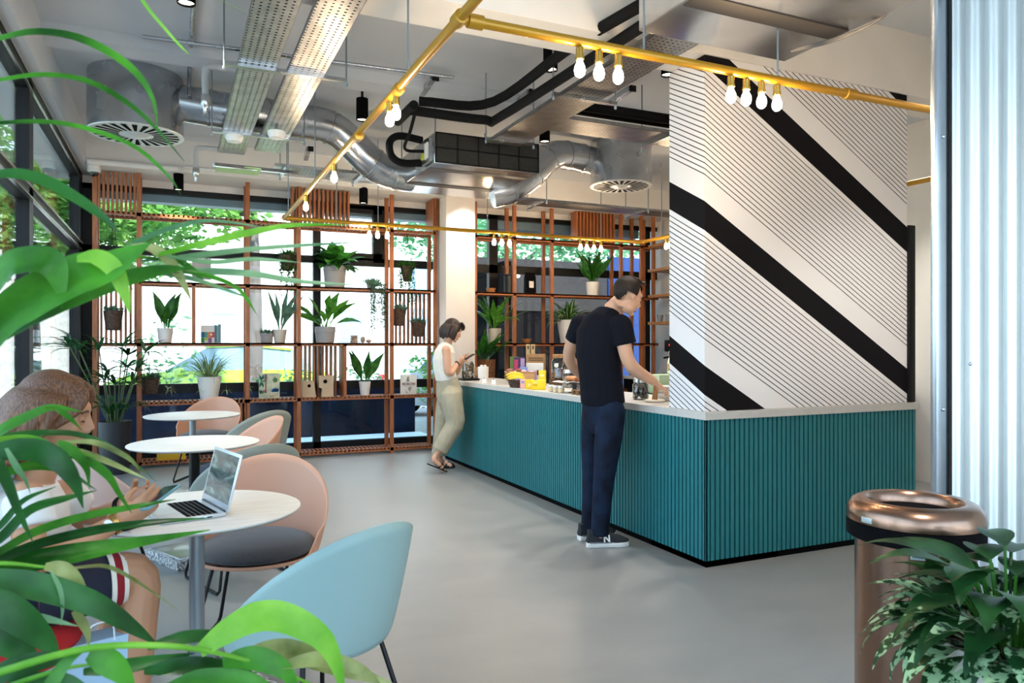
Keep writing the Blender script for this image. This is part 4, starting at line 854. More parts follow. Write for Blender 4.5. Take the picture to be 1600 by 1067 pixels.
for lab, x, r in (('upright speckled stone beside the disc stack', 567, (.03, .03, .042)), ('flat rounded stone beside the upright stone', 576, (.036, .03, .024))): c = sp(x, ZC_ + r[2]); tag(MB().ball(c, r, 16).build('stone', mat('speckled_stone', '#b9a288', .7, var=.3, vs=40)), lab, 'stone')
p = ony(315, 412, YB + .02); t = thing('window_sign', 'small grey sign with reversed white letters on the back window', 'sign', p); MB().box(p.x - .105, p.x + .105, YB + .005, YB + .012, p.z - .19, p.z + .12).build('plate', mat('sign_grey', '#a8a0a0', .6), t)
text('MOS', .085, PLASTW, facing((p.x, YB + .003, p.z + .07), (1, 0, 0)) @ Matrix.Diagonal((-1, 1, 1, 1)), 'lettering', t, bold=.002)
# right unit things
c = sp(767, ZB_); t = tag(MB().lathe([(.03, 0), (.05, .002), (.068, .06), (.064, .06), (.046, .01), (.003, .008)], 24, c + V((0, 0, .001))).build('wooden_bowl', WOODL), 'wooden bowl on the upper shelf right of the column', 'bowl')
c = sp(823, ZC_); t = tag(MB().lathe([(.03, 0), (.04, .002), (.07, .06), (.066, .06), (.04, .01), (.003, .008)], 24, c + V((0, 0, .001))).build('wooden_bowl', WOODL), 'small wooden bowl on the middle shelf of the right unit', 'bowl')
def bag(label, c, w, h, col=BLACKM, rz=0.0, lab=True):
    t = thing('coffee_bag', label, 'coffee bag', c, rz); M = wm(t); b = MB(); b.loft([[M @ V((x * w / 2 * q, y * d, z)) for x, y in ((-1, -1), (1, -1), (1, 1), (-1, 1))] for z, q, d in ((.001, 1, .045), (h * .1, 1, .05), (h * .75, 1, .04), (h * .93, .98, .008), (h, .98, .006))]); b.build('bag', col, t, angle=30, bevel=.004)
    if lab: MB().box(-w * .22, w * .22, -.0525, -.04, h * .28, h * .58, M=M).build('label', PAPER, t)
    return t
bag('tall black coffee bag with cream label on the upper shelf of the right unit', sp(828, ZB_), .15, .3)
c = sp(797, ZB_); t = thing('canister', 'dark cylindrical canister on the upper shelf of the right unit', 'canister', c); MB().lathe([(.08, .001), (.085, .006), (.085, .23), (.08, .235)], 28, c).build('can', mat('dark_tin', '#2a2d28', .4, .4), t); MB().lathe([(.088, .23), (.088, .255), (.08, .26)], 28, c).build('lid', BLACK, t)
bag('small black coffee bag with label on the third wall shelf', (6.6, 8.75, 2.11), .13, .26, rz=-.9); bag('taller black coffee bag at the striped wall on the third wall shelf', (6.62, 8.28, 2.11), .16, .36, rz=-.9)
cup = thing('glass_cup', 'small grey cup in the row on the lowest wall shelf', 'cup', (6.52, 9.05, 1.71), 0, 'row of cups on the lowest wall shelf')
MB().lathe([(.028, .001), (.032, .004), (.045, .09), (.047, .105), (.044, .105), (.03, .01), (.003, .009)], 20, (6.52, 9.05, 1.71)).build('cup_body', mat('smoke_glass', '#8d9096', .2, .1), cup)
cup['label'] = 'small grey cup at the far left end of the row on the lowest wall shelf'
for k, w_ in enumerate(('second', 'third', 'fourth', 'fifth', 'sixth'), 1): dup(cup, (6.52 + .09 * (k % 2), 9.05 - .105 * k, 1.71), 0, w_ + ' small grey cup from the left in the row on the lowest wall shelf')
# ------------------------------------------------------------------ things on the worktop
ZW = .963
KRAFT = mat('kraft_paper', '#b98e62', .8, var=.15, vs=20); CLEAR = glass_mat('jar_glass', '#f2f6f5', 3.5); CORK = mat('cork', '#b98a5c', .85, col2='#8e6238', vs=60)
def wt(x, y, z=ZW):
    p = onz(x, y, z); p.x = max(p.x, 3.03); return p
def jar(label, c, r, h, fill, fillm, lid=CORK, name='glass_jar', tagp=None, lidh=.03):
    t = thing(name, label, 'jar', c)
    MB().lathe([(r * .9, .002), (r, .012), (r, h * .8), (r * .82, h * .9), (r * .82, h * .96)], 28, c).build('glass', CLEAR, t)
    if fill:
        b = MB(); q = random.Random(int(c[0] * 997)); n = int(34 + 300 * r)
        for _ in range(n):
            a = q.uniform(0, 6.28); rr = r * .82 * math.sqrt(q.random()); b.ball(V(c) + V((math.cos(a) * rr, math.sin(a) * rr, q.uniform(.016, h * fill))), r * q.uniform(.14, .22), 6)
        tag(b.build('contents', fillm, t), kind='stuff')
    if lid: MB().lathe([(r * .86, h * .93), (r * .88, h * .94), (r * .88, h * .94 + lidh), (r * .8, h * .96 + lidh)], 24, c).build('lid', lid, t)
    if tagp:
        d = V((-FW.x, -FW.y, 0)); MM = facing(V(c) + d * (r + .001) + RT * tagp + V((0, 0, h * .62)), RT); MB().lathe([(.001, 0), (.022, 0), (.022, .002), (.001, .002)], 18, M=MM, c=(0, 0, 0)) if False else None
        b = MB().lathe([(.001, 0), (.022, 0), (.022, .002), (.001, .002)], 18); bmesh.ops.transform(b.bm, matrix=MM, verts=b.bm.verts); b.build('tag', PAPER, t)
    return t
c = wt(731, 594); t = thing('card_tray', 'black tray under the jar of crackers at the far end of the worktop', 'tray', c); MB().box(c.x - .1, c.x + .1, c.y - .12, c.y + .1, ZW, ZW + .025, .004).build('tray', BLACK, t)
jar('square looking glass jar of crackers on the black tray', V((c.x, c.y, ZW + .026)), .072, .2, .8, mat('cracker', '#a98a5a', .8, col2='#6e5632', vs=30), None)
c = wt(744, 588); t = thing('kraft_box', 'small kraft box behind the jar of crackers', 'box', c); MB().box(c.x - .05, c.x + .05, c.y - .05, c.y + .05, ZW, ZW + .12, .002).build('carton', KRAFT, t)
c = wt(755, 592); t = thing('canister', 'white canister with round knobs on its lid, at the far end of the worktop', 'canister', c); MB().lathe([(.055, .001), (.062, .004), (.066, .14), (.06, .148), (.003, .15)], 28, c).build('can', PLASTW, t)
for k in range(4): MB().ball(c + V((.03 * math.cos(k * 1.6), .03 * math.sin(k * 1.6), .158)), .012, 8).build('knob', PLASTW, t)
for lab, x, y in (('tiny white pot with red dot in front of the white canister', 749, 599), ('tiny white pot beside the banana basket', 758, 601)):
    c = wt(x, y); t = thing('sugar_pot', lab, 'pot', c, 0, 'tiny white pots'); MB().lathe([(.02, .001), (.024, .004), (.024, .045), (.02, .05)], 16, c).build('pot', PLASTW, t); MB().ball(c + V((0, 0, .054)), .007, 8).build('stopper', mat('print_red', '#6b3326', .7), t)
c = wt(775, 606); t = thing('fruit_basket', 'dark wicker basket holding bananas on the worktop', 'basket', c); MB().lathe([(.055, .001), (.062, .004), (.085, .075), (.08, .078), (.058, .012), (.003, .01)], 24, c, sy=1.3).build('bowl', BASKET, t)
for k, (dz, lab) in enumerate(((.075, 'lowest banana in the dark basket'), (.095, 'middle banana in the dark basket'), (.117, 'topmost banana in the dark basket'))):
    P = [c + RT * (-.085 + .0 * k) + V((0, .02 * k, dz - .005)), c + RT * -.03 + V((0, .02 * k, dz + .012)), c + RT * .03 + V((0, .02 * k, dz + .012)), c + RT * .085 + V((0, .02 * k, dz))]
    b = thing('banana', lab, 'banana', P[0], 0, 'bananas in the basket'); MB().tube(P, [.007, .017, .019, .017, .006], 8, m=9).build('peel', mat('banana_yellow', '#e2bd2a', .5), b); MB().tube([P[0], P[0] + RT * -.02 + V((0, 0, -.004))], .005, 6).build('stalk', mat('banana_stalk', '#8a7a2a', .6), b)
def carton(label, x, y, w, d, h, m, rz=0.0, name='carton', z=ZW, print_=None, back=0.0):
    c = wt(x, y); c = c + V((FW.x, FW.y, 0)) * back; c.z = z; t = thing(name, label, 'box', c, -TH + rz); M = wm(t); MB().box(-w / 2, w / 2, 0, d, .001, h, .0015, M=M).build('box', m, t)
    if print_:
        for (u0, u1, v0, v1, pm) in print_: MB().box(u0 * w, u1 * w, -.0015, 0, v0 * h, v1 * h, M=M).build('print', pm, t)
    return t
YEL = mat('packet_yellow', '#f2cf1c', .45); YELD = mat('packet_ochre', '#d9a915', .5); PINKP = mat('packet_pink', '#e0a9a6', .6); BLUEP = mat('packet_blue', '#7d94cf', .6); MINT = mat('packet_mint', '#a9d0c0', .6); PURP = mat('packet_purple', '#3c2450', .5); MAG = mat('packet_magenta', '#c03a6c', .5); LIL = mat('packet_lilac', '#b49ac8', .5)
# kraft snack tray
c = wt(800, 600) + V((.12, .05, 0)); t = thing('snack_tray', 'flared kraft tray with wrapped snacks beside the bananas', 'tray', c, -TH); M = wm(t)
b = MB(); b.loft([[M @ V((x * w, y * d, z)) for x, y in ((-1, -1), (1, -1), (1, 1), (-1, 1))] for w, d, z in ((.1, .07, .001), (.17, .1, .13), (.163, .095, .13), (.095, .065, .01))]); b.build('tray', KRAFT, t, smooth=False)
sn = random.Random(8)
for k in range(9):
    q = wm(t) @ V((sn.uniform(-.12, .12), sn.uniform(-.06, .06), .115 + .012 * (k % 3))); o = thing('wrapped_snack', ('cream', 'pink', 'brown')[k % 3] + ' wrapped snack heaped in the flared kraft tray', 'snack', q, 0, 'snacks in the kraft tray'); MB().ball(q, (.036, .03, .022), 10).build('wrapper', [mat('wrap_cream', '#d9c9b0', .5), PINKP, mat('wrap_brown', '#8a5a44', .5)][k % 3], o)
carton('small blue packet at the front edge of the worktop', 790, 606, .062, .035, .085, BLUEP, .1, print_=[(-.2, .2, .5, .75, mat('print_navy', '#2a3a78', .6))])
carton('small pink packet at the front edge of the worktop, right of the blue one', 799, 607, .062, .035, .085, PINKP, .0, print_=[(-.3, .1, .55, .8, BLUEP)])
carton('mint green packet between the pink and yellow packets', 811, 604, .04, .03, .09, MINT, .3, print_=[(-.2, .2, .2, .8, mat('print_dark', '#2b3a38', .6))])
carton('short yellow packet at the left of the yellow trio', 822, 608, .078, .05, .088, YEL, .2, print_=[(-.25, .25, .3, .6, mat('print_pale', '#f6e9a8', .5))])
carton('long yellow packet in the middle of the yellow trio', 835, 609, .085, .05, .085, YEL, .05, print_=[(-.35, .35, .4, .62, YELD), (-.3, .3, .7, .8, mat('print_pale', '#f6e9a8', .5))])
carton('yellow packet with its flap open at the right of the yellow trio', 846, 609, .075, .06, .09, YEL, -.05)
carton('tall yellow packet standing behind the yellow trio', 847, 603, .07, .05, .155, YEL, -.2, print_=[(-.25, .25, .6, .75, mat('print_pale', '#f6e9a8', .5))])
carton('ochre card box behind the yellow packets', 826, 600, .12, .07, .105, KRAFT, .0)
carton('clear lilac packet propped above the ochre box', 832, 600, .1, .05, .14, LIL, .05, back=.09)
carton('pale blue card box behind the snack tray', 819, 596, .08, .05, .16, BLUEP, .2, back=.06)
carton('white crate with dark squares behind the yellow packets', 836, 595, .2, .12, .2, PLASTW, .0, back=.1, print_=[(-.3, -.05, .3, .6, mat('print_brown', '#4a3a2c', .6)), (.1, .35, .3, .6, mat('print_brown', '#4a3a2c', .6))])
carton('purple and magenta packet behind the snack tray', 812, 596, .12, .04, .27, PURP, .15, back=.16, print_=[(-.5, -.15, 0, .9, MAG), (.1, .5, .55, .95, LIL)])
carton('brown crate with lettering raised behind the white crate', 838, 593, .22, .12, .3, KRAFT, -.15, back=.22, print_=[(-.4, .4, .82, .85, mat('print_brown', '#4a3a2c', .6)), (-.4, .4, .74, .77, mat('print_brown', '#4a3a2c', .6))])
carton('green packet standing behind the snack tray', 804, 594, .1, .05, .27, mat('packet_green', '#5f7a3c', .6), .1, back=.2)
carton('left one of two narrow tan packets at the back of the worktop', 826, 592, .05, .04, .42, mat('packet_tan', '#cdb383', .6), 0, back=.3, print_=[(-.2, .2, .85, .95, mat('print_brown', '#4a3a2c', .6))])
carton('right one of two narrow tan packets at the back of the worktop', 834, 592, .05, .04, .42, mat('packet_tan', '#cdb383', .6), 0, back=.3, print_=[(-.2, .2, .85, .95, mat('print_brown', '#4a3a2c', .6))])
NUT = mat('dark_sweets', '#6e4038', .5, col2='#b48a84', vs=40)
c = wt(866, 603) + V((.1, .05, 0)); t = thing('jar_stand', 'low wooden stand under the big sweet jar', 'stand', c); MB().box(c.x - .09, c.x + .09, c.y - .09, c.y + .09, ZW, ZW + .06, .003).build('stand', mat('dark_oak', '#5b3f28', .6), t)
jar('big glass jar of dark sweets with cork lid, left of the standing man', V((c.x, c.y, ZW + .061)), .095, .235, .45, NUT, CORK, tagp=-.05)
jar('second big glass jar with cork lid, half hidden by the standing man', wt(879, 602) + V((.13, .06, .03)), .095, .25, .3, NUT, CORK, tagp=-.05)
jar('medium clip top glass jar in front of the big jars', wt(882, 606) + V((.08, .04, .03)), .07, .15, .5, mat('pale_beans', '#b9a99a', .6), STEEL)
jar('small clip top glass jar nearest the standing man\'s left side', wt(897, 609) + V((.08, .03, .03)), .055, .12, .5, NUT, STEEL)
for nm in ('glass_jar.002', 'glass_jar.003', 'glass_jar.004'):
    o = bpy.data.objects[nm]; o.location.z = ZW + .0005
# cake board and pots
c = wt(888, 614) + V((.09, .05, 0)); t = thing('cake_stand', 'low stand with a white paper sheet carrying a pastry, beside the standing man', 'cake stand', c)
MB().lathe([(.06, .001), (.02, .01), (.02, .07), (.13, .08), (.13, .088), (.01, .088)], 28, c).build('stand', mat('slate', '#3a3a3c', .6), t); MB().grid(lambda u, v: c + V(((u - .5) * .3, (v - .5) * .28, .09 + .01 * math.sin(9 * u) * math.cos(7 * v))), 12, 12).build('paper', PAPER, t)
o = thing('pastry', 'round glazed pastry on the white paper of the low stand', 'pastry', c + V((0, 0, .1))); MB().lathe([(.03, .1), (.06, .1), (.085, .115), (.085, .13), (.06, .142), (.035, .135), (.03, .12)], 24, c, cap=False).build('ring', mat('pastry_glaze', '#c98246', .5, col2='#8e4f26', vs=25), o)
pot0 = None
for k, (x, y, lab) in enumerate(((857, 612, 'leftmost of the small cream jars along the worktop edge'), (863, 613, 'second small cream jar from the yellow packets'), (870, 614, 'third small cream jar from the yellow packets'), (877, 613, 'small cream jar just left of the wooden number blocks'))):
    c = wt(x, y)
    if pot0 is None:
        pot0 = thing('dessert_jar', lab, 'jar', c, 0, 'small cream jars on the worktop edge'); MB().lathe([(.02, .001), (.025, .003), (.027, .03), (.024, .038), (.027, .04), (.027, .055), (.003, .056)], 18, c).build('jar_body', mat('cream_filling', '#d9c6a2', .4), pot0); MB().lathe([(.028, .044), (.028, .058), (.02, .06)], 18, c).build('lid', PLASTW, pot0)
    else: dup(pot0, c, 0, lab)
blk = None
for k, (x, y, lab) in enumerate(((880, 617, 'leftmost of three wooden blocks in front of the pastry stand'), (887, 618, 'middle one of three wooden blocks in front of the pastry stand'), (896, 619, 'wooden block next to the standing man, in front of the pastry stand'))):
    c = wt(x, y)
    if blk is None:
        blk = thing('wooden_block', lab, 'block', c, -TH, 'wooden blocks before the pastry stand'); M = wm(blk); MB().box(-.02, .02, -.0, .04, .001, .041, .003, M=M).build('block', mat('block_wood', '#8a653c', .6, var=.2), blk); MB().box(-.008, .008, -.001, 0, .01, .032, M=M).build('hollow', mat('print_brown', '#4a3a2c', .6), blk)
    else: dup(blk, c, -TH + .1 * k, lab)
jar('clip top glass jar of coffee beans right of the standing man', wt(1001, 624), .062, .14, .5, mat('coffee_bean', '#2a1a14', .5), STEEL)
jar('glass jar with a white cloth lid behind the jar of coffee beans', wt(996, 612) + V((.05, .03, 0)), .06, .17, .4, NUT, PAPER)
c = wt(1023, 628); t = thing('wooden_stand', 'wooden post on a round pale board beside the stacked bowls', 'stand', c); MB().lathe([(.07, .001), (.075, .004), (.075, .014), (.07, .018)], 28, c).build('base', mat('pale_board', '#d8cbb5', .6), t); MB().tube([c + V((.0, 0, .016)), c + RT * .012 + V((0, 0, .15))], [.022, .017, .02], 12, m=5).build('post', WOODL, t)
for k, lab in enumerate(('lowest of the stacked white bowls under the man\'s hand', 'middle one of the stacked white bowls under the man\'s hand', 'top one of the stacked white bowls under the man\'s hand')):
    c = wt(1036, 627) + V((.06, .05, .026 * k)); tag(MB().lathe([(.035, .001), (.04, .003), (.08, .05), (.084, .058), (.079, .058), (.04, .012), (.003, .01)], 28, c).build('stacked_bowl', PLASTW), lab, 'bowl', 'white bowls stacked by the striped wall')
c = wt(1040, 618) + V((.22, .25, 0)); t = thing('green_box', 'pale green display box by the striped wall', 'box', c); MB().box(c.x - .16, c.x + .12, c.y - .08, c.y + .1, ZW, ZW + .16, .004).build('box', mat('sage_box', '#a9bf9c', .6), t)
q = c + V((.02, -.0, .161)); t = thing('drink_bottle', 'clear bottle of pale drink with kraft label on the green box', 'bottle', q); MB().lathe([(.03, .001), (.034, .004), (.034, .1), (.016, .15), (.014, .18), (.018, .185), (.018, .2), (.003, .201)], 20, q).build('bottle', mat('pale_drink', '#d3d2b4', .15, .0), t); MB().lathe([(.0348, .03), (.0348, .09)], 20, q, cap=False).build('label', KRAFT, t)
# espresso machine on the back counter
c = V((6.3, 7.9, .922)); t = thing('espresso_machine', 'black espresso machine with red lights and glasses on top, behind the counter', 'coffee machine', c)
MB().box(c.x - .22, c.x + .26, c.y - .35, c.y + .35, c.z + .08, c.z + .5, .02).build('body', BLACK, t); MB().box(c.x - .32, c.x + .26, c.y - .36, c.y + .36, c.z, c.z + .08, .01).build('drip_tray', STEEL, t)
MB().box(c.x - .3, c.x - .2, c.y - .34, c.y + .34, c.z + .36, c.z + .52, .015).build('head', BLACK, t)
b = MB()
for k in range(6): b.ball((c.x - .302, c.y - .26 + .05 * k + (.22 if k > 2 else 0), c.z + .45), (.008, .016, .016), 8)
b.build('indicator', emis('red_indicator', '#ff3a30', 3), t)
for y in (-.18, .0, .18): g = MB().lathe([(.03, -.05), (.035, 0), (.02, .02)], 14, (c.x - .25, c.y + y, c.z + .34)).build('group_head', STEEL, t); MB().tube([(c.x - .27, c.y + y, c.z + .3), (c.x - .42, c.y + y, c.z + .28)], .013, 8).build('handle', BLACK, g)
k0 = None
for k in range(8):
    q = V((c.x - .12 + .1 * (k % 2), c.y - .28 + .16 * (k // 2), c.z + .501))
    if k0 is None:
        k0 = thing('upturned_glass', 'back row, glass one from the far end, upturned on the espresso machine', 'glass', q, 0, 'glasses on the espresso machine'); MB().lathe([(.045, .001), (.043, .06), (.034, .11), (.003, .112)], 18, q).build('glass_body', glass_mat('tumbler', '#c9cfd2', 3.0), k0)
    else: dup(k0, q, 0, ('back', 'front')[k % 2] + ' row, glass ' + ('one', 'two', 'three', 'four')[k // 2] + ' from the far end, upturned on the espresso machine')
# ------------------------------------------------------------------ people
SKIN = mat('skin', '#d3a284', .5, var=.06, vs=9, sub=.12); SKINT = mat('skin_tan', '#c08a68', .5, var=.08, vs=7, sub=.1)
LIP = mat('lip', '#b5645a', .45); EYEW = mat('eye_white', '#e9e4de', .3); IRIS = mat('iris_dark', '#2a1c14', .2)
def hairm(name, c, c2): return mat(name, c, .45, col2=c2, vs=38, stretch=(6, 6, .5), bump=.35, bs=60)
HAIRB = hairm('hair_brown', '#7f5231', '#4c2d1a'); HAIRD = hairm('hair_dark', '#3a261c', '#1c120d'); HAIRS = hairm('hair_short', '#3b2a20', '#211610')
def basis(o, f, u):
    f = V(f).normalized(); l = V(u).cross(f).normalized(); u = f.cross(l)
    return Matrix(((f.x, l.x, u.x, o[0]), (f.y, l.y, u.y, o[1]), (f.z, l.z, u.z, o[2]), (0, 0, 0, 1)))
def ell(m, c, hw, hd, lat, up, n=20):
    """one ellipse ring: half width hw along lat, half depth hd across it"""
    l = V(lat).normalized(); u = V(up).normalized(); f = l.cross(u).normalized()
    return [V(c) + l * (hw * math.cos(2 * PI * i / n)) + f * (hd * math.sin(2 * PI * i / n)) for i in range(n)]
def torso(m, rings, lat):
    R = []
    for i, (c, hw, hd) in enumerate(rings):
        a = V(rings[max(i - 1, 0)][0]); b = V(rings[min(i + 1, len(rings) - 1)][0]); R.append(ell(m, c, hw, hd, lat, b - a))
    m.loft(R)
def head(m, M, s=1.0, female=True):
    def B(c, r): m.ball(M @ (V(c) * s), V(r) * s, 16, M=M.to_3x3())
    B((-.014, 0, .03), (.092, .073, .088)); B((.026, 0, -.022), (.068, .06, .08)); B((.034, 0, -.075), (.046, .046 if female else .052, .036)); B((.07, 0, -.096), (.02, .022, .018))
    B((.07, 0, .03), (.024, .05, .03)); B((.062, .034, -.025), (.024, .022, .026)); B((.062, -.034, -.025), (.024, .022, .026)); B((.08, 0, -.062), (.015, .024, .014))
    m.tube([M @ (V(q) * s) for q in ((.088, 0, .02), (.1, 0, -.006), (.112, 0, -.028))], [.008 * s, .011 * s, .015 * s], 8); B((.1, 0, -.034), (.014, .017, .01))
    for y in (-1, 1): B((-.004, y * .073, -.012), (.018, .009, .03))
def face(t, body, M, s=1.0, hair='hair_brown', brow='#4a3222', lips=LIP):
    b = MB()
    for y in (-1, 1): b.ball(M @ (V((.077, y * .03, .003)) * s), .0118 * s, 10)
    b.build('eyelid', body.data.materials[0], body); b = MB()
    for y in (-1, 1): b.tube([M @ (V((.0868, y * .019, -.002)) * s), M @ (V((.0895, y * .03, -.0045)) * s), M @ (V((.085, y * .042, -.001)) * s)], .0022 * s, 6, m=6)
    b.build('eyelashes', IRIS, body); b = MB()
    for y in (-1, 1): b.tube([M @ (V((.089, y * .014, .026)) * s), M @ (V((.09, y * .034, .033)) * s), M @ (V((.078, y * .052, .024)) * s)], .0035 * s, 6, m=6)
    b.build('eyebrow', mat('brow' + brow, brow, .7), body)
    b = MB()
    for z, r in ((-.058, .006), (-.067, .0072)): b.tube([M @ (V((.083, -.02, -.062)) * s), M @ (V((.096, 0, z)) * s), M @ (V((.083, .02, -.062)) * s)], [.002 * s, r * s, .002 * s], 8, m=7)
    b.build('lips', lips, body)
def hand(m, w, d, pn, side, curl=.35, s=1.0, spread=.05, curls=None):
    """wrist w, finger direction d, palm normal pn (fingers bend that way), side: thumb side"""
    d = V(d).normalized(); pn = V(pn); pn = (pn - d * pn.dot(d)).normalized(); sd = V(side); sd = (sd - d * sd.dot(d) - pn * sd.dot(pn)).normalized(); w = V(w)
    R = []
    for q, hw, hd in ((-.02, .024, .019), (.01, .027, .018), (.05, .038, .016), (.085, .04, .013), (.098, .036, .01)): R.append(ell(m, w + d * q * s, hw * s, hd * s, sd, d, 14))
    m.loft(R)
    for k, (L, r) in enumerate(((.072, .0088), (.08, .0092), (.074, .0088), (.058, .0078))):
        o = (1.5 - k) * .0205 * s; p = w + d * (.09 - .004 * abs(k - 1)) * s + sd * o; P = [p - d * .02 * s, p]; a = 0; c = (curls[k] if curls else curl) * (1 + .12 * k); dd = (d + sd * (1.5 - k) * spread).normalized()
        for j, f in enumerate((.45, .3, .25)): a += c * (1.1 if j else .9); p = p + (dd * math.cos(a) + pn * math.sin(a)) * L * f * s; P.append(p)
        m.tube(P, [r * 1.05 * s, r * 1.08 * s, r * s, r * .95 * s, r * .78 * s], 8, hint=sd)
    p = w + d * .018 * s + sd * .024 * s; P = [p - sd * .012 * s, p, p + (d * .7 + sd * .6 + pn * .25).normalized() * .042 * s]; P.append(P[-1] + (d * .85 + sd * .1 + pn * .5).normalized() * .032 * s); P.append(P[-1] + (d * .85 - sd * .15 + pn * .55).normalized() * .024 * s)
    m.tube(P, [.013 * s, .0135 * s, .0115 * s, .0098 * s, .0075 * s], 8, hint=pn)
def limb(m, pts, r, n=14, k=12, flat=1.0): m.tube(pts, r, n, m=k, flat=flat)
def cap_hair(m, M, s, fn, n=40, grow=.006):
    """skull cap kept where fn(local point) is true"""
    bm = m.bm; v0 = len(bm.verts); G = {}
    for i in range(n // 2 + 1):
        for j in range(n):
            a = PI * i / (n // 2); p = V((-.014 + (.094 + grow) * math.sin(a) * math.cos(2 * PI * j / n), (.077 + grow) * math.sin(a) * math.sin(2 * PI * j / n), .03 + (.09 + grow) * math.cos(a)))
            if fn(p): G[i, j] = bm.verts.new(M @ (p * s))
    for i in range(n // 2):
        for j in range(n):
            q = [(i, j), (i + 1, j), (i + 1, (j + 1) % n), (i, (j + 1) % n)]
            if all(k in G for k in q): m.face([G[k] for k in q])
def locks(m, M, s, roots, fall, rng, r=(.012, .018, .006), n=10, flat=.5):
    for root in roots:
        P = [M @ (V(root) * s)]; P += [M @ (V(q) * s) for q in fall(V(root), rng)]
        m.tube(P, [x * s for x in r], 7, m=n, flat=flat)
# ---- man at the counter
F = (RT * .86 + FW * .5).normalized(); LT = UP.cross(F)                 # facing, and his left
man = thing('person', 'man in navy T-shirt and dark jeans leaning over the counter', 'person', ond(945, 846, 5.15)); man.location.z = 0; WM[man.name] = Matrix.Translation(man.location)
def foot(p): q = V(p); q.z = 0; return q
rh, rk, ra = ond(955, 642, 5.1), ond(945, 735, 5.05), ond(937, 822, 5.07); lh, lk, la = ond(930, 642, 5.3), ond(926, 735, 5.28), ond(922, 818, 5.27)
rs, re, rw = ond(970, 507, 5.02), ond(984, 568, 5.0), ond(1023, 597, 5.14); ls, le, lw = ond(908, 505, 5.36), ond(889, 556, 5.48), ond(912, 592, 5.66)
HM = basis(ond(981, 462, 5.1), F * 1.0 + UP * -.55 + RT * .15, UP * 1.0 + F * .55)
b = MB(); head(b, HM, 1.04, False)
b.tube([ond(955, 486, 5.17), ond(966, 474, 5.14), HM @ V((-.03, 0, -.04))], [.066, .058, .06], 14, m=8)
torso(b, [(ond(942, 640, 5.2), .13, .09), (ond(940, 600, 5.2), .135, .095), (ond(936, 550, 5.2), .15, .1), (ond(940, 512, 5.2), .165, .09), (ond(948, 490, 5.18), .09, .07)], LT)
for s_, e_, w_ in ((rs, re, rw), (ls, le, lw)): limb(b, [s_, e_, w_], [.055, .052, .046, .047, .04, .03])
limb(b, [rh, rk, ra], [.075, .07, .055, .05, .05, .038]); limb(b, [lh, lk, la], [.075, .07, .055, .05, .05, .038])
for a_ in (ra, la): b.tube([a_ + V((0, 0, .02)), foot(a_) + F * .0 + V((0, 0, .06))], [.036, .034], 10)
hand(b, rw + (rw - re).normalized() * .015, ond(1050, 618, 5.2) - rw, (-LT * -.3 - UP * .9), LT, .3, 1.0); hand(b, lw, F * .8 + UP * -.3, -UP, -LT, .35, 1.0)
body = voxel(b.build('body', SKIN, man), .006); face(man, body, HM, 1.04, brow='#35251a', lips=mat('lip_m', '#b87868', .5))
b = MB(); cap_hair(b, HM, 1.04, lambda p: (p.z > .075 or (p.x < .03 and p.z > -.005) or (p.x < -.05 and p.z > -.06)), grow=.01); bmesh.ops.solidify(b.bm, geom=b.bm.faces[:], thickness=.012)
for k in range(70):
    q = random.Random(k); a = q.uniform(-1.0, 1.0); p = V((.05 - .1 * q.random(), .05 * a, .118)); b.tube([HM @ p, HM @ (p + V((.02, .006 * a, .008))), HM @ (p + V((.03, .01 * a, -.004)))], [.006, .006, .002], 5)
b.build('hair', HAIRS, body)
NAVY = mat('navy_jersey', '#0c0e19', .9, spec=.2, var=.15, vs=14, bump=.2, bs=16); DENIM = mat('dark_denim', '#15233a', .85, spec=.2, col2='#0a101d', vs=7, bump=.25, bs=22)
b = MB(); torso(b, [(ond(942, 630, 5.2), .185, .135), (ond(941, 622, 5.2), .185, .135), (ond(938, 585, 5.2), .182, .132), (ond(934, 548, 5.2), .19, .137), (ond(936, 518, 5.2), .2, .13), (ond(942, 497, 5.19), .16, .105), (ond(951, 484, 5.17), .082, .074)], LT)
for s_, e_ in ((rs, re), (ls, le)): b.tube([s_ + (s_ - e_) * .08 , s_, s_.lerp(e_, .52)], [.06, .078, .076], 14, m=8)
b.ball(rs, (.075, .075, .07), 14); b.ball(ls, (.075, .075, .07), 14)
voxel(b.build('t_shirt', NAVY, man), .009, 6)
b = MB(); torso(b, [(ond(942, 622, 5.2), .165, .118), (ond(942, 640, 5.2), .18, .13), (ond(943, 660, 5.2), .165, .12), (ond(943, 678, 5.2), .11, .08)], LT); limb(b, [rh + V((0, 0, .1)), rh + V((0, 0, .0)), rh.lerp(rk, .5), rk, rk.lerp(ra, .5), ra + V((0, 0, -.062))], [.06, .1, .096, .077, .068, .062]); limb(b, [lh + V((0, 0, .1)), lh + V((0, 0, .0)), lh.lerp(lk, .5), lk, lk.lerp(la, .5), la + V((0, 0, -.055))], [.06, .1, .096, .077, .068, .064])
j = voxel(b.build('jeans', DENIM, man), .009, 5)
q = ond(953, 630, 5.05); tg = MB(); tg.ball(q, (.025, .02, .018), 8).ball(q + RT * .03 + V((0, 0, -.015)), (.018, .016, .02), 8).ball(q + RT * .028 + V((0, 0, -.05)), (.01, .01, .02), 8); tg.build('tissue', PAPER, j)
SHOE = mat('shoe_mesh', '#22252c', .8, var=.2, vs=60); SOLE = mat('shoe_sole', '#e4e2de', .6); SHOEG = mat('shoe_grey', '#6f7378', .7)
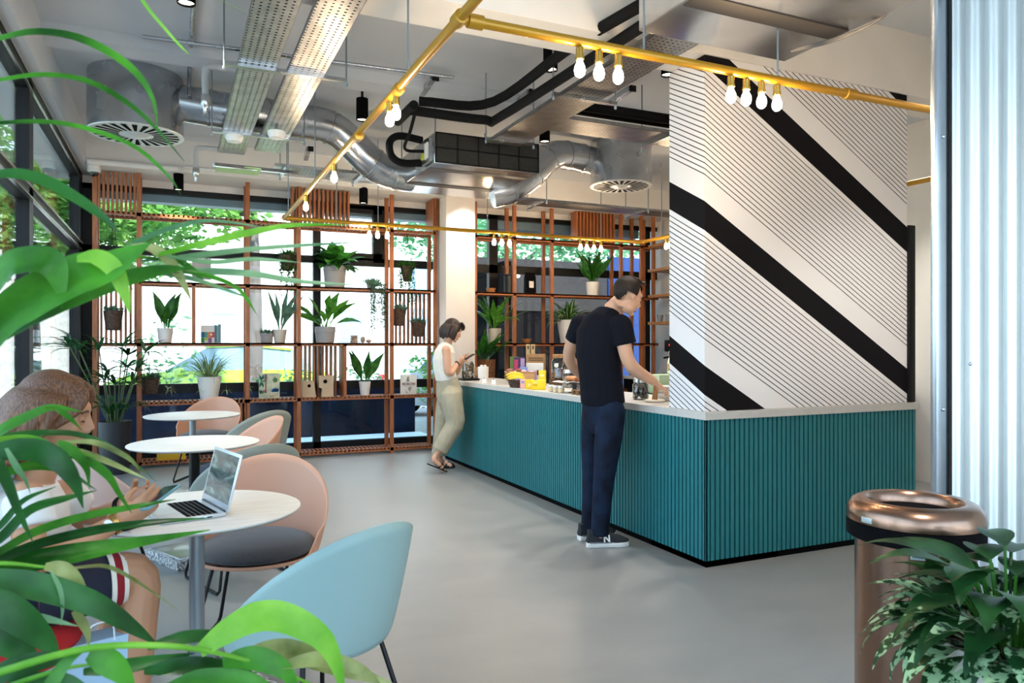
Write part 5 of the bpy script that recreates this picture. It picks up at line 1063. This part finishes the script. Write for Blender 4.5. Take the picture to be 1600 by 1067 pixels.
def shoe(a_, d, lab):
    c = foot(a_) - d * .075; M = basis(c, d, UP); o = None
    def pr(z, g, t0=0): return [M @ V((x, y * g, z)) for x, y in ((-.02, 0), (-.012, -.03), (.05, -.036), (.12, -.034), (.19, -.044), (.245, -.036), (.275, -.012), (.277, .006), (.262, .03), (.2, .044), (.12, .038), (.05, .038), (-.012, .03))]
    u = MB(); R = [pr(.028, 1), pr(.05, .98)]
    for z, x1, g in ((.075, .22, .85), (.095, .13, .75), (.115, .095, .72)): R.append([M @ V((min(x * x1 / .27, x1) if x > 0 else x * .6, y * g, z)) for x, y in ((-.02, 0), (-.012, -.03), (.05, -.036), (.12, -.034), (.19, -.044), (.245, -.036), (.275, -.012), (.277, .006), (.262, .03), (.2, .044), (.12, .038), (.05, .038), (-.012, .03))])
    u.loft(R); o = u.build('shoe', SHOE, man, angle=60)
    MB().loft([pr(.002, .95), pr(.012, 1.08), pr(.03, 1.06), pr(.034, 1.0)]).build('sole', SOLE, o)
    MB().tube([M @ V((x, -.0385 * (1 if x < .16 else .95), .036)) for x in (.0, .06, .12, .17)], .004, 6).build('stripe', SHOEG, o)
    text('N', .062, PLASTW, facing(M @ V((.115, -.042, .062)), M.to_3x3() @ V((1, .05, 0)), M.to_3x3() @ V((.15, .3, .9))), 'letter', o, ext=.002, bold=.002)
shoe(ra, (RT * .97 + FW * .1).normalized(), 'r'); shoe(la, (RT * .9 + FW * .35).normalized(), 'l')
# ---- woman standing at the far end of the counter
F = V((.98, .1, 0)).normalized(); LT = UP.cross(F)
wo = thing('person', 'woman in white sleeveless top and beige trousers standing at the counter with a phone', 'person', foot(ony(690, 730, 7.65)))
hp = [ony(705, 618, 7.56), ony(711, 662, 7.54), ony(687, 704, 7.57)]; fp = [ony(700, 618, 7.76), ony(693, 664, 7.78), ony(686, 711, 7.8)]
rs, re, rw = ony(697, 547, 7.5), ony(701, 583, 7.48), ony(715, 568, 7.56); ls, le, lw = ony(702, 546, 7.82), ony(710, 582, 7.84), ony(722, 566, 7.72)
HM = basis(ony(707, 516.5, 7.66), F + UP * -.42, UP + F * .42)
b = MB(); head(b, HM, .98)
b.tube([ony(696, 543, 7.66), ony(700, 534, 7.66), HM @ V((-.03, 0, -.05))], [.055, .048, .05], 14, m=8)
torso(b, [(ony(702, 618, 7.66), .125, .085), (ony(698, 590, 7.66), .118, .085), (ony(695, 565, 7.66), .13, .095), (ony(696, 550, 7.66), .145, .08), (ony(697, 541, 7.66), .08, .06)], LT)
for s_, e_, w_ in ((rs, re, rw), (ls, le, lw)): limb(b, [s_, e_, w_], [.047, .044, .04, .038, .033, .025]); b.ball(s_, .05, 12)
for q in (hp, fp): limb(b, q, [.09, .08, .055, .05, .045, .034])
toe1, heel1 = onz(695, 736, .022), ony(675, 719, 7.55); toe2 = onz(706, 729, .022); heel2 = onz(691, 726, .03)
b.tube([hp[2] + V((.0, 0, .0)), heel1.lerp(hp[2], .35), heel1 + V((.03, 0, -.01)), heel1.lerp(toe1, .55) + V((0, 0, .012)), toe1], [.034, .034, .034, .034, .026], 10, m=12, flat=.85)
b.tube([fp[2], fp[2].lerp(heel2, .6), heel2 + V((.02, 0, .02)), heel2.lerp(toe2, .6) + V((0, 0, .015)), toe2], [.034, .034, .034, .034, .024], 10, m=12, flat=.85)
hd = (ony(729, 559, 7.6) - rw); hand(b, rw, hd, (LT * .6 + UP * .55), UP * .8 + F * .2, .4, .92); hand(b, lw, ony(731, 560, 7.66) - lw, (-LT * .5 + UP * .6), UP, .45, .92)
body = voxel(b.build('body', SKIN, wo), .0055); face(wo, body, HM, .98)
b = MB(); b.ball(HM @ V((-.02, 0, .038)), (.1, .084, .096), 20, M=HM.to_3x3()); b.ball(HM @ V((-.035, 0, -.02)), (.075, .084, .08), 18, M=HM.to_3x3())
rg = random.Random(2); roots = []
for k in range(46):
    a = PI * .42 + (2 * PI - PI * .84) * k / 45; roots.append((-.014 + .093 * math.cos(a), .083 * math.sin(a), .05))
def fall(p, q): f = q.uniform(-.012, .012); return [V((p.x * 1.16 + f, p.y * 1.2, .0)), V((p.x * 1.18 + f, p.y * 1.25, -.06)), V((p.x * 1.0 + f + .01, p.y * 1.08, -.115 + f))]
locks(b, HM, .98, roots, fall, rg, (.014, .019, .016, .007), 9)
for k in range(14): y = -.055 + .11 * k / 13; b.tube([HM @ V((.05, y * .8, .118)), HM @ V((.093, y, .085)), HM @ V((.1, y * 1.05, .042))], [.011, .012, .006], 6, m=6)
voxel(b.build('hair', HAIRD, body), .006, 2)
LINEN = mat('white_linen', '#e6e0d4', .85, var=.08, vs=10, bump=.35, bs=14); BEIGE = mat('beige_twill', '#aba189', .85, var=.14, vs=9, bump=.35, bs=14)
b = MB(); torso(b, [(ony(697, 593, 7.66), .137, .108), (ony(694.5, 578, 7.66), .146, .115), (ony(693.5, 562, 7.66), .148, .118), (ony(695, 550, 7.66), .155, .1), (ony(697, 541, 7.66), .12, .075), (ony(699, 537, 7.66), .065, .06)], LT); voxel(b.build('top', LINEN, wo), .008, 4)
b = MB(); torso(b, [(ony(697, 588, 7.66), .13, .1), (ony(699, 596, 7.66), .148, .118), (ony(702, 612, 7.66), .17, .142), (ony(703, 626, 7.66), .155, .135), (ony(703, 640, 7.66), .1, .09)], LT); limb(b, [hp[0] + V((0, .04, .13)), hp[0], hp[0].lerp(hp[1], .55), hp[1], hp[1].lerp(hp[2], .5), hp[2]], [.06, .118, .117, .105, .095, .088]); limb(b, [fp[0] + V((0, -.04, .13)), fp[0], fp[0].lerp(fp[1], .55), fp[1], fp[1].lerp(fp[2], .5), fp[2]], [.06, .116, .114, .1, .09, .085])
voxel(b.build('trousers', BEIGE, wo), .009, 4)
for (tp, hl) in ((toe1 + V((.03, 0, -.008)), heel1 + V((-.05, 0, -.035))), (toe2 + V((.03, 0, -.008)), heel2 + V((-.03, 0, -.018)))):
    dd = (tp - hl); mid = hl.lerp(tp, .62); o = MB().tube([hl, hl.lerp(tp, .3), mid, tp], [.026, .034, .043, .032], 12, m=10, flat=.16, hint=(0, 1, .0)) if False else MB(); q = basis(hl, dd, UP); L = dd.length
    o.loft([[q @ V((x * L, y, z)) for x, y in ((0, -.02), (.15, -.034), (.5, -.036), (.8, -.044), (.95, -.03), (1, 0), (.95, .03), (.8, .044), (.5, .036), (.15, .034), (0, .02))] for z in (-.006, .006)]); o = o.build('sandal', BLACK, wo)
    for x in (.62, .8): MB().tube([q @ V((x * L - .03, -.042, .0)), q @ V((x * L, 0, .06 - .02 * (x > .7))), q @ V((x * L + .02, .042, .0))], .015, 8, m=8, flat=.4).build('strap', BLACK, o)
q = rw + hd.normalized() * -.008; M = basis(q, hd, UP); MB().lathe([(.028, -.007), (.032, -.006), (.032, .006), (.028, .007)], 18, M=M @ Matrix.Rotation(PI / 2, 4, 'Y')).build('wristband', BLACK, wo)
p = ony(732, 558, 7.62); t = thing('phone', 'dark phone in the hands of the standing woman', 'phone', p); M = basis(p, F * .8 + UP * .42, UP * .8 - F * .4); MB().box(-.05, .075, -.034, .034, -.004, .004, .002, M=M).build('body', BLACK, t)
# ---- woman seated at the near table
F = (RT * .96 + FW * .26).normalized(); LT = UP.cross(F)
sw = thing('person', 'long haired woman in white T-shirt seated at the laptop table, holding a phone', 'person', foot(ond(40, 900, 2.4)))
rs, re, rw = ond(42, 778, 2.24), ond(62, 872, 2.2), ond(186, 815, 2.36); ls, le, lw = ond(100, 772, 2.58), ond(138, 812, 2.68), ond(200, 786, 2.56)
rh, rk, ra = ond(55, 930, 2.36), ond(214, 898, 2.55), ond(212, 1105, 2.5); lh, lk, la = ond(75, 925, 2.62), ond(190, 905, 2.83), ond(160, 1105, 2.85)
HM = basis(ond(87, 645, 2.42), F + UP * -.3 + FW * .1, UP + F * .3)
b = MB(); head(b, HM, 1.02)
b.tube([ond(52, 752, 2.42), ond(66, 722, 2.42), HM @ V((-.03, 0, -.05))], [.06, .05, .052], 16, m=8)
torso(b, [(ond(38, 925, 2.46), .155, .11), (ond(38, 870, 2.44), .12, .09), (ond(45, 815, 2.42), .13, .1), (ond(50, 775, 2.42), .145, .08), (ond(54, 752, 2.42), .07, .06)], LT)
for s_, e_, w_ in ((rs, re, rw), (ls, le, lw)): limb(b, [s_, e_, w_], [.05, .047, .042, .042, .036, .026]); b.ball(s_, .054, 12)
limb(b, [rh, rh.lerp(rk, .5), rk, rk.lerp(ra, .45), ra], [.095, .085, .066, .064, .038], k=20); limb(b, [lh, lh.lerp(lk, .5), lk, lk.lerp(la, .45), la], [.095, .085, .064, .06, .038], k=20)
for a_ in (ra, la): b.tube([a_, foot(a_) + V((0, 0, .05)), foot(a_) + F * .14 + V((0, 0, .03))], [.038, .04, .026], 12, m=8)
hd = ond(236, 784, 2.42) - rw; hand(b, rw, hd, LT * .75 + UP * .3, UP * .7 + F * .3, .28, 1.0); hand(b, lw, ond(240, 770, 2.5) - lw, -LT * .7 + UP * .35, UP, .28, 1.0)
body = voxel(b.build('body', SKINT, sw), .005); face(sw, body, HM, 1.02, brow='#5a4030')
b = MB(); b.ball(HM @ V((-.026, 0, .042)), (.101, .086, .096), 20, M=HM.to_3x3()); b.ball(HM @ V((-.05, 0, -.03)), (.075, .086, .09), 18, M=HM.to_3x3())
rg = random.Random(4); roots = []
for k in range(58):
    a = PI * .36 + (2 * PI - PI * .72) * k / 57; roots.append((-.014 + .09 * math.cos(a), .082 * math.sin(a), .065))
for k in range(34):
    a = PI * .3 + (2 * PI - PI * .6) * k / 33; roots.append((-.01 + .06 * math.cos(a), .05 * math.sin(a), .112))
def fall(p, q):
    f = q.uniform(-.02, .02); x0 = min(p.x, .03); return [V((x0 * 1.2 - .01, p.y * 1.25, .03)), V((x0 * 1.2 - .03 + f, p.y * 1.3, -.06)), V((x0 * .9 - .07 + f, p.y * 1.15 + f, -.16)), V((x0 * .7 - .13 + f, p.y * 1.0 + f, -.26 + f * 2))]
locks(b, HM, 1.02, roots, fall, rg, (.012, .02, .02, .016, .005), 12)
for s_ in (-1, 1):
    for k in range(7): b.tube([HM @ V((.02 - .01 * k, s_ * .02, .124)), HM @ V((.075 - .008 * k, s_ * .052, .085)), HM @ V((.062 - .008 * k, s_ * .076, .02)), HM @ V((.01 - .01 * k, s_ * .088, -.05))], [.01, .014, .014, .006], 7, m=9)
voxel(b.build('hair', HAIRB, body), .0055, 2)
TEE = mat('white_jersey', '#e4dfda', .85, var=.06, vs=10, bump=.3, bs=14)
b = MB(); torso(b, [(ond(38, 915, 2.45), .15, .118), (ond(38, 870, 2.44), .148, .12), (ond(44, 822, 2.42), .152, .122), (ond(50, 785, 2.42), .16, .1), (ond(53, 762, 2.42), .11, .075), (ond(56, 750, 2.42), .07, .066)], LT)
for s_, e_ in ((rs, re), (ls, le)): b.tube([s_ + (s_ - e_) * .1, s_, s_.lerp(e_, .5)], [.05, .067, .068], 14, m=8)
voxel(b.build('t_shirt', TEE, sw), .008, 4)
NAV = mat('shorts_navy', '#14162a', .85); STW = mat('stripe_white', '#e6dfd2', .85); STR = mat('stripe_red', '#8f1420', .85)
b = MB(); torso(b, [(ond(38, 895, 2.45), .15, .115), (ond(40, 925, 2.46), .17, .13), (ond(45, 945, 2.47), .15, .115)], LT); limb(b, [rh, rh.lerp(rk, .45), rh.lerp(rk, .76)], [.108, .1, .088]); limb(b, [lh, lh.lerp(lk, .45), lh.lerp(lk, .76)], [.108, .1, .088]); sh = voxel(b.build('shorts', NAV, sw), .009, 4)
for h_, k_ in ((rh, rk), (lh, lk)):
    for t0, t1, mm in ((.68, .73, STW), (.73, .81, STR), (.81, .86, STW)): MB().tube([h_.lerp(k_, t0), h_.lerp(k_, t1)], [.1 - .018 * (t0 - .68) / .18, .1 - .018 * (t1 - .68) / .18], 28).build('hem_stripe', mm, sh)
p = ond(247, 777, 2.45); t = thing('phone', 'teal cased phone in the hands of the seated woman', 'phone', p); M = basis(p, RT * .32 + UP * .36 + FW * .85, UP * .6 - RT * .4 - FW * .6); MB().box(-.075, .07, -.036, .036, -.005, .005, .003, M=M).build('body', mat('phone_case', '#6f9aa0', .3), t); MB().box(-.068, .063, -.032, .032, .0045, .0056, M=M).build('screen', mat('phone_screen', '#26343a', .1), t)
GOLD = mat('gold', '#d9b36a', .25, 1.0); M = basis(rw.lerp(re, .07), rw - re, UP); wt_ = MB().lathe([(.031, -.008), (.035, -.007), (.035, .007), (.031, .008)], 20, M=M @ Matrix.Rotation(PI / 2, 4, 'Y')).build('watch', GOLD, sw)
MB().ball(rw.lerp(re, .07) - FW * .034 + UP * .004, (.018, .006, .018), 14, M=Matrix.Rotation(-TH, 3, 'Z')).build('dial', PLASTW, wt_)
for k in (.1, .16): M = basis(lw.lerp(le, k), lw - le, UP); MB().lathe([(.031, -.003), (.034, 0), (.031, .003)], 20, M=M @ Matrix.Rotation(PI / 2, 4, 'Y')).build('bracelet', BLACK, sw)

p = ond(152, 1010, 2.45); p.z = 0; t = thing('carrier_bag', 'pale blue paper bag standing on the floor beside the knees of the seated woman', 'bag', p, .3); M = wm(t)
MB().loft([[M @ V((x * .1 * w, y * .05, z)) for x, y in ((-1, -1), (1, -1), (1, 1), (-1, 1))] for z, w in ((.001, .95), (.2, 1), (.42, 1.05))]).build('bag', mat('bag_blue', '#a9c6dd', .7), t, angle=20)
MB().tube([M @ V(q) for q in ((-.04, -.05, .41), (-.03, -.05, .47), (.03, -.05, .47), (.04, -.05, .41))], .003, 6, m=12).build('handle', mat('bag_cord', '#dfe6ea', .8), t)
# ------------------------------------------------------------------ foreground palm and the planter by the bin
PALM = [leaf_mat('palm_green', '#1d4f17', '#4f9a2c', vs=9, tr=.3, rough=.32), leaf_mat('palm_dark', '#163a17', '#2f6a2c', vs=9, tr=.2, rough=.3), leaf_mat('palm_fresh', '#4f9a20', '#93cf4e', vs=9, tr=.4), leaf_mat('palm_dry', '#5b6630', '#a9b070', vs=12, tr=.3), leaf_mat('palm_sage', '#4d7f55', '#88b082', vs=9, tr=.35)]
pb = ond(-150, 538, 1.15); pb.z = 0
palm = thing('potted_palm', 'large foreground palm with long arching leaflets at the left edge', 'potted plant', pb)
cone_pot(palm, pb, .2, .16, .42, mat('pot_stone', '#b9b3aa', .7))
MB().tube([pb + V((0, 0, .38)), pb + V((.01, .01, .6)), pb + V((.0, .0, .8))], [.035, .028, .02], 10, m=6).build('stem', mat('palm_stem', '#4a5a35', .6), palm)
def frond(rachis, leaves, rw=4.0, stem=2):
    """rachis and leaflets: pixel columns of the photo with a depth, turned into points of the room"""
    b = MB(); b.mi = stem
    P = [ond(x, y, d) for x, y, d in rachis]; b.tube([pb + V((0, 0, .55))] + P, [rw * .0012, rw * .001, rw * .0008, rw * .0004], 8, m=30)
    for mi, hw, d0, d1, pts in leaves:
        b.mi = mi; n = len(pts); Q = [ond(x, y, d0 + (d1 - d0) * i / (n - 1)) for i, (x, y) in enumerate(pts)]; k = hw * d0 / FP
        b.blade(Q, [k * q for q in (.45, .8, 1, 1, .9, .7, .4, .04)], -FW * .85 + UP * .5, .14, 22)
    return b.build('frond', PALM, palm, angle=70)
frond([(-130, 800, 1.1), (-110, 400, 1.05), (-70, 150, 1.0), (-50, 60, 1.0)], [
    (0, 8.5, 1.0, 1.05, [(-75, 80), (0, 60), (60, 50), (130, 62), (200, 102), (237, 150), (247, 205)]),
    (0, 6, 1.0, 1.1, [(-85, 140), (0, 125), (70, 117), (140, 128), (205, 165), (250, 207), (288, 252)]),
    (0, 5, 1.02, 1.1, [(-90, 200), (0, 192), (80, 191), (150, 205), (215, 232), (265, 277), (283, 305)]),
    (2, 3, 1.0, 1.1, [(190, -60), (222, 0), (255, 42), (290, 80), (312, 94)]), (2, 2.2, 1.0, 1.1, [(300, -30), (345, 0), (395, 24)]),
    (1, 11, .95, 1.0, [(-95, 290), (0, 272), (60, 279), (120, 310), (165, 342), (187, 364)])])
frond([(-140, 850, 1.05), (-90, 620, .95), (0, 515, .92), (100, 440, .95), (200, 402, 1.0), (290, 412, 1.05)], [
    (0, 27, .9, .92, [(-80, 560), (0, 430), (40, 408), (78, 410), (93, 440), (97, 482)]),
    (0, 46, .9, .96, [(-60, 590), (0, 505), (60, 462), (120, 432), (165, 420), (200, 400), (235, 380)]),
    (2, 15, .93, .95, [(120, 405), (150, 402), (178, 420), (194, 456), (203, 490)]),
    (0, 22, .92, 1.0, [(-20, 540), (60, 490), (150, 452), (240, 425), (300, 418)]),
    (4, 7, .98, 1.15, [(165, 410), (215, 378), (270, 356), (330, 345), (420, 356)]), (2, 9, 1.0, 1.2, [(240, 400), (330, 378), (400, 362), (460, 352), (545, 351)]),
    (4, 8, 1.0, 1.25, [(220, 408), (290, 402), (370, 392), (450, 385), (585, 377)]), (4, 9, 1.0, 1.25, [(220, 428), (300, 424), (390, 428), (470, 440), (570, 446)]),
    (0, 6, 1.0, 1.15, [(230, 420), (310, 428), (370, 450), (402, 492)]), (3, 10, .98, 1.05, [(205, 385), (235, 388), (262, 405), (284, 438), (300, 472)]),
    (4, 7, 1.0, 1.15, [(235, 425), (300, 436), (350, 452), (400, 470)]), (4, 6, 1.0, 1.15, [(260, 400), (330, 410), (400, 405), (470, 410)]), (0, 6, 1.0, 1.1, [(230, 380), (270, 400), (310, 430), (322, 456)])])
frond([(-140, 900, 1.1), (-80, 740, 1.05), (0, 692, 1.05), (90, 700, 1.1), (150, 714, 1.15)], [
    (0, 10, 1.05, 1.1, [(-60, 720), (0, 674), (37, 654), (80, 637), (127, 643)]), (0, 5, 1.05, 1.1, [(70, 637), (90, 640), (108, 652), (128, 672)]),
    (1, 6, 1.05, 1.25, [(-60, 690), (0, 682), (75, 676), (131, 681), (187, 706), (245, 753)]), (2, 9, 1.05, 1.1, [(-60, 700), (0, 690), (56, 688), (114, 714)]),
    (1, 19, 1.03, 1.08, [(-70, 730), (0, 706), (56, 704), (94, 722), (118, 756), (130, 794)]), (3, 6, 1.1, 1.25, [(80, 700), (120, 705), (160, 718), (195, 733), (230, 749)]),
    (0, 7, 1.1, 1.2, [(120, 712), (145, 724), (170, 744), (187, 772), (206, 802)]), (4, 6, 1.0, 1.05, [(10, 700), (28, 732), (40, 750), (48, 772)]), (0, 8, 1.05, 1.1, [(90, 690), (115, 705), (135, 730), (140, 765)]),
    (0, 9, 1.05, 1.15, [(-60, 760), (0, 742), (50, 728), (100, 735), (150, 765)]), (3, 5, 1.1, 1.2, [(100, 690), (150, 692), (200, 715), (222, 740)]), (1, 10, 1.0, 1.05, [(-50, 715), (-10, 720), (10, 750), (30, 800), (52, 848)])])
frond([(-140, 960, 1.15), (-80, 890, 1.1), (0, 880, 1.1), (60, 885, 1.12), (110, 892, 1.15)], [
    (1, 7, 1.1, 1.2, [(-60, 870), (0, 822), (37, 782), (88, 760)]), (1, 10, 1.1, 1.25, [(-60, 880), (0, 842), (47, 797), (105, 778), (152, 766)]),
    (0, 9, 1.1, 1.35, [(-60, 890), (0, 862), (56, 831), (131, 807), (225, 789), (275, 780)]), (1, 10, 1.1, 1.4, [(-60, 900), (0, 873), (75, 846), (169, 825), (260, 814), (328, 809)]),
    (0, 21, 1.1, 1.35, [(-60, 915), (0, 893), (56, 877), (130, 862), (210, 848), (328, 828)]), (3, 4, 1.15, 1.35, [(90, 893), (130, 886), (170, 886), (215, 909), (277, 952)]),
    (1, 22, 1.05, 1.2, [(-60, 905), (0, 908), (75, 920), (150, 945), (206, 979), (247, 1008)]), (4, 10, 1.05, 1.12, [(-60, 985), (0, 974), (56, 965), (122, 978)]),
    (3, 12, 1.12, 1.15, [(70, 885), (95, 888), (115, 903), (130, 928), (140, 950)]), (4, 4, 1.1, 1.12, [(80, 892), (94, 920), (98, 950), (95, 978)]), (3, 8, 1.12, 1.15, [(115, 955), (128, 970), (137, 990), (138, 1012)]),
    (1, 26, 1.05, 1.1, [(-70, 930), (-10, 945), (30, 965), (70, 1000), (95, 1035)]), (1, 20, 1.05, 1.1, [(-60, 985), (0, 1000), (40, 1020), (60, 1045)])])
frond([(-140, 1120, 1.1), (-60, 1075, .95), (0, 1050, .9), (130, 1014, .92), (240, 1008, .95), (330, 1018, 1.0), (420, 1042, 1.05), (500, 1075, 1.1)], [
    (2, 24, 1.0, 1.06, [(312, 1018), (350, 990), (395, 966), (435, 963), (475, 978), (508, 1003), (528, 1045), (538, 1100)]), (0, 18, 1.02, 1.06, [(348, 1036), (385, 1028), (420, 1034), (450, 1054), (470, 1095)]),
    (1, 11, .98, 1.1, [(230, 1012), (290, 996), (340, 992), (400, 985)]), (3, 17, 1.05, 1.15, [(375, 1024), (440, 1014), (508, 1034), (560, 1052), (622, 1072)]), (1, 12, .95, 1.05, [(130, 1050), (190, 1042), (245, 1032), (305, 1020)]),
    (1, 14, 1.0, 1.1, [(225, 1048), (290, 1040), (350, 1042), (400, 1052)]), (0, 12, .9, .92, [(60, 1100), (85, 1062), (105, 1034), (128, 1020)]), (0, 20, .93, .95, [(138, 1022), (165, 1032), (190, 1052), (212, 1085)]), (1, 18, .95, 1.0, [(-40, 1075), (20, 1045), (70, 1032), (118, 1028)]), (3, 12, 1.05, 1.1, [(440, 1040), (500, 1030), (560, 1045), (600, 1075)]),
    (0, 15, .98, 1.05, [(260, 1075), (320, 1060), (390, 1062), (440, 1085)])], rw=5)
frond([(-120, 1160, 1.05), (-40, 1095, .95), (80, 1050, .93), (145, 1037, .95)], [(1, 20, .95, 1.0, [(-40, 1110), (40, 1075), (100, 1068), (150, 1085)])], rw=4)
# planter
c = V((1.83, 1.13, 0)); t = thing('planter', 'white planter with mottled leaves and dark glossy leaves, in front of the waste bin', 'potted plant', c)
cone_pot(t, c, .15, .12, .66, POTW, name='pot'); rg = random.Random(12); m = MB()
for i in range(70):
    az = i * 2.4; leafarc(m, c + V((math.cos(az) * .07, math.sin(az) * .07, .64)), az, rg.uniform(.1, 1.3), rg.uniform(.24, .33), rg.uniform(.03, .038), rg.uniform(.9, 2.0), .35, .16, 10)
m.build('mottled_foliage', LEAFV, t, angle=60); m = MB(); st = MB()
for i in range(44):
    az = i * 2.4 + .4; p0 = c + V((math.cos(az) * .04, math.sin(az) * .04, .63)); e = rg.uniform(.95, 1.4); L = rg.uniform(.08, .28); p1 = p0 + V((math.cos(az) * math.cos(e), math.sin(az) * math.cos(e), math.sin(e))) * L
    st.tube([p0, (p0 + p1) / 2 + V((0, 0, .02)), p1], .004, 6, m=6); leafarc(m, p1, az + rg.uniform(-.5, .5), rg.uniform(-.1, .5), rg.uniform(.19, .25), rg.uniform(.038, .048), rg.uniform(.5, 1.2), .06, .14, 10, wp=(.5, .9, 1, .9, .65, .35))
st.build('stalk', LEAF, t); m.build('glossy_foliage', LEAFD, t, angle=60)
# ------------------------------------------------------------------ daylight
w = bpy.data.worlds.new('daylight'); bpy.context.scene.world = w; w.use_nodes = True; nt = w.node_tree; bg = nt.nodes['Background']
tc = nd(nt, 'ShaderNodeTexCoord'); sp = nd(nt, 'ShaderNodeSeparateXYZ'); nt.links.new(tc.outputs['Generated'], sp.inputs[0])
r = nd(nt, 'ShaderNodeValToRGB'); e = r.color_ramp.elements; e[0].position = .0; e[0].color = lin('#bfd0e0'); e[1].position = .6; e[1].color = lin('#a6cbf4')
nt.links.new(sp.outputs['Z'], r.inputs['Fac']); nt.links.new(r.outputs['Color'], bg.inputs['Color']); bg.inputs['Strength'].default_value = 5.5
sun = bpy.data.lights.new('sun', 'SUN'); sun.energy = 11; sun.angle = math.radians(2); sun.color = (1, .95, .86)
so = bpy.data.objects.new('sun', sun); C.objects.link(so); so.rotation_euler = (math.radians(38), math.radians(14), 0)
vs = bpy.context.scene.view_settings; vs.view_transform = 'Standard'; vs.look = 'None'; vs.gamma = 1; vs.exposure = 0.28; vs.use_curve_mapping = False
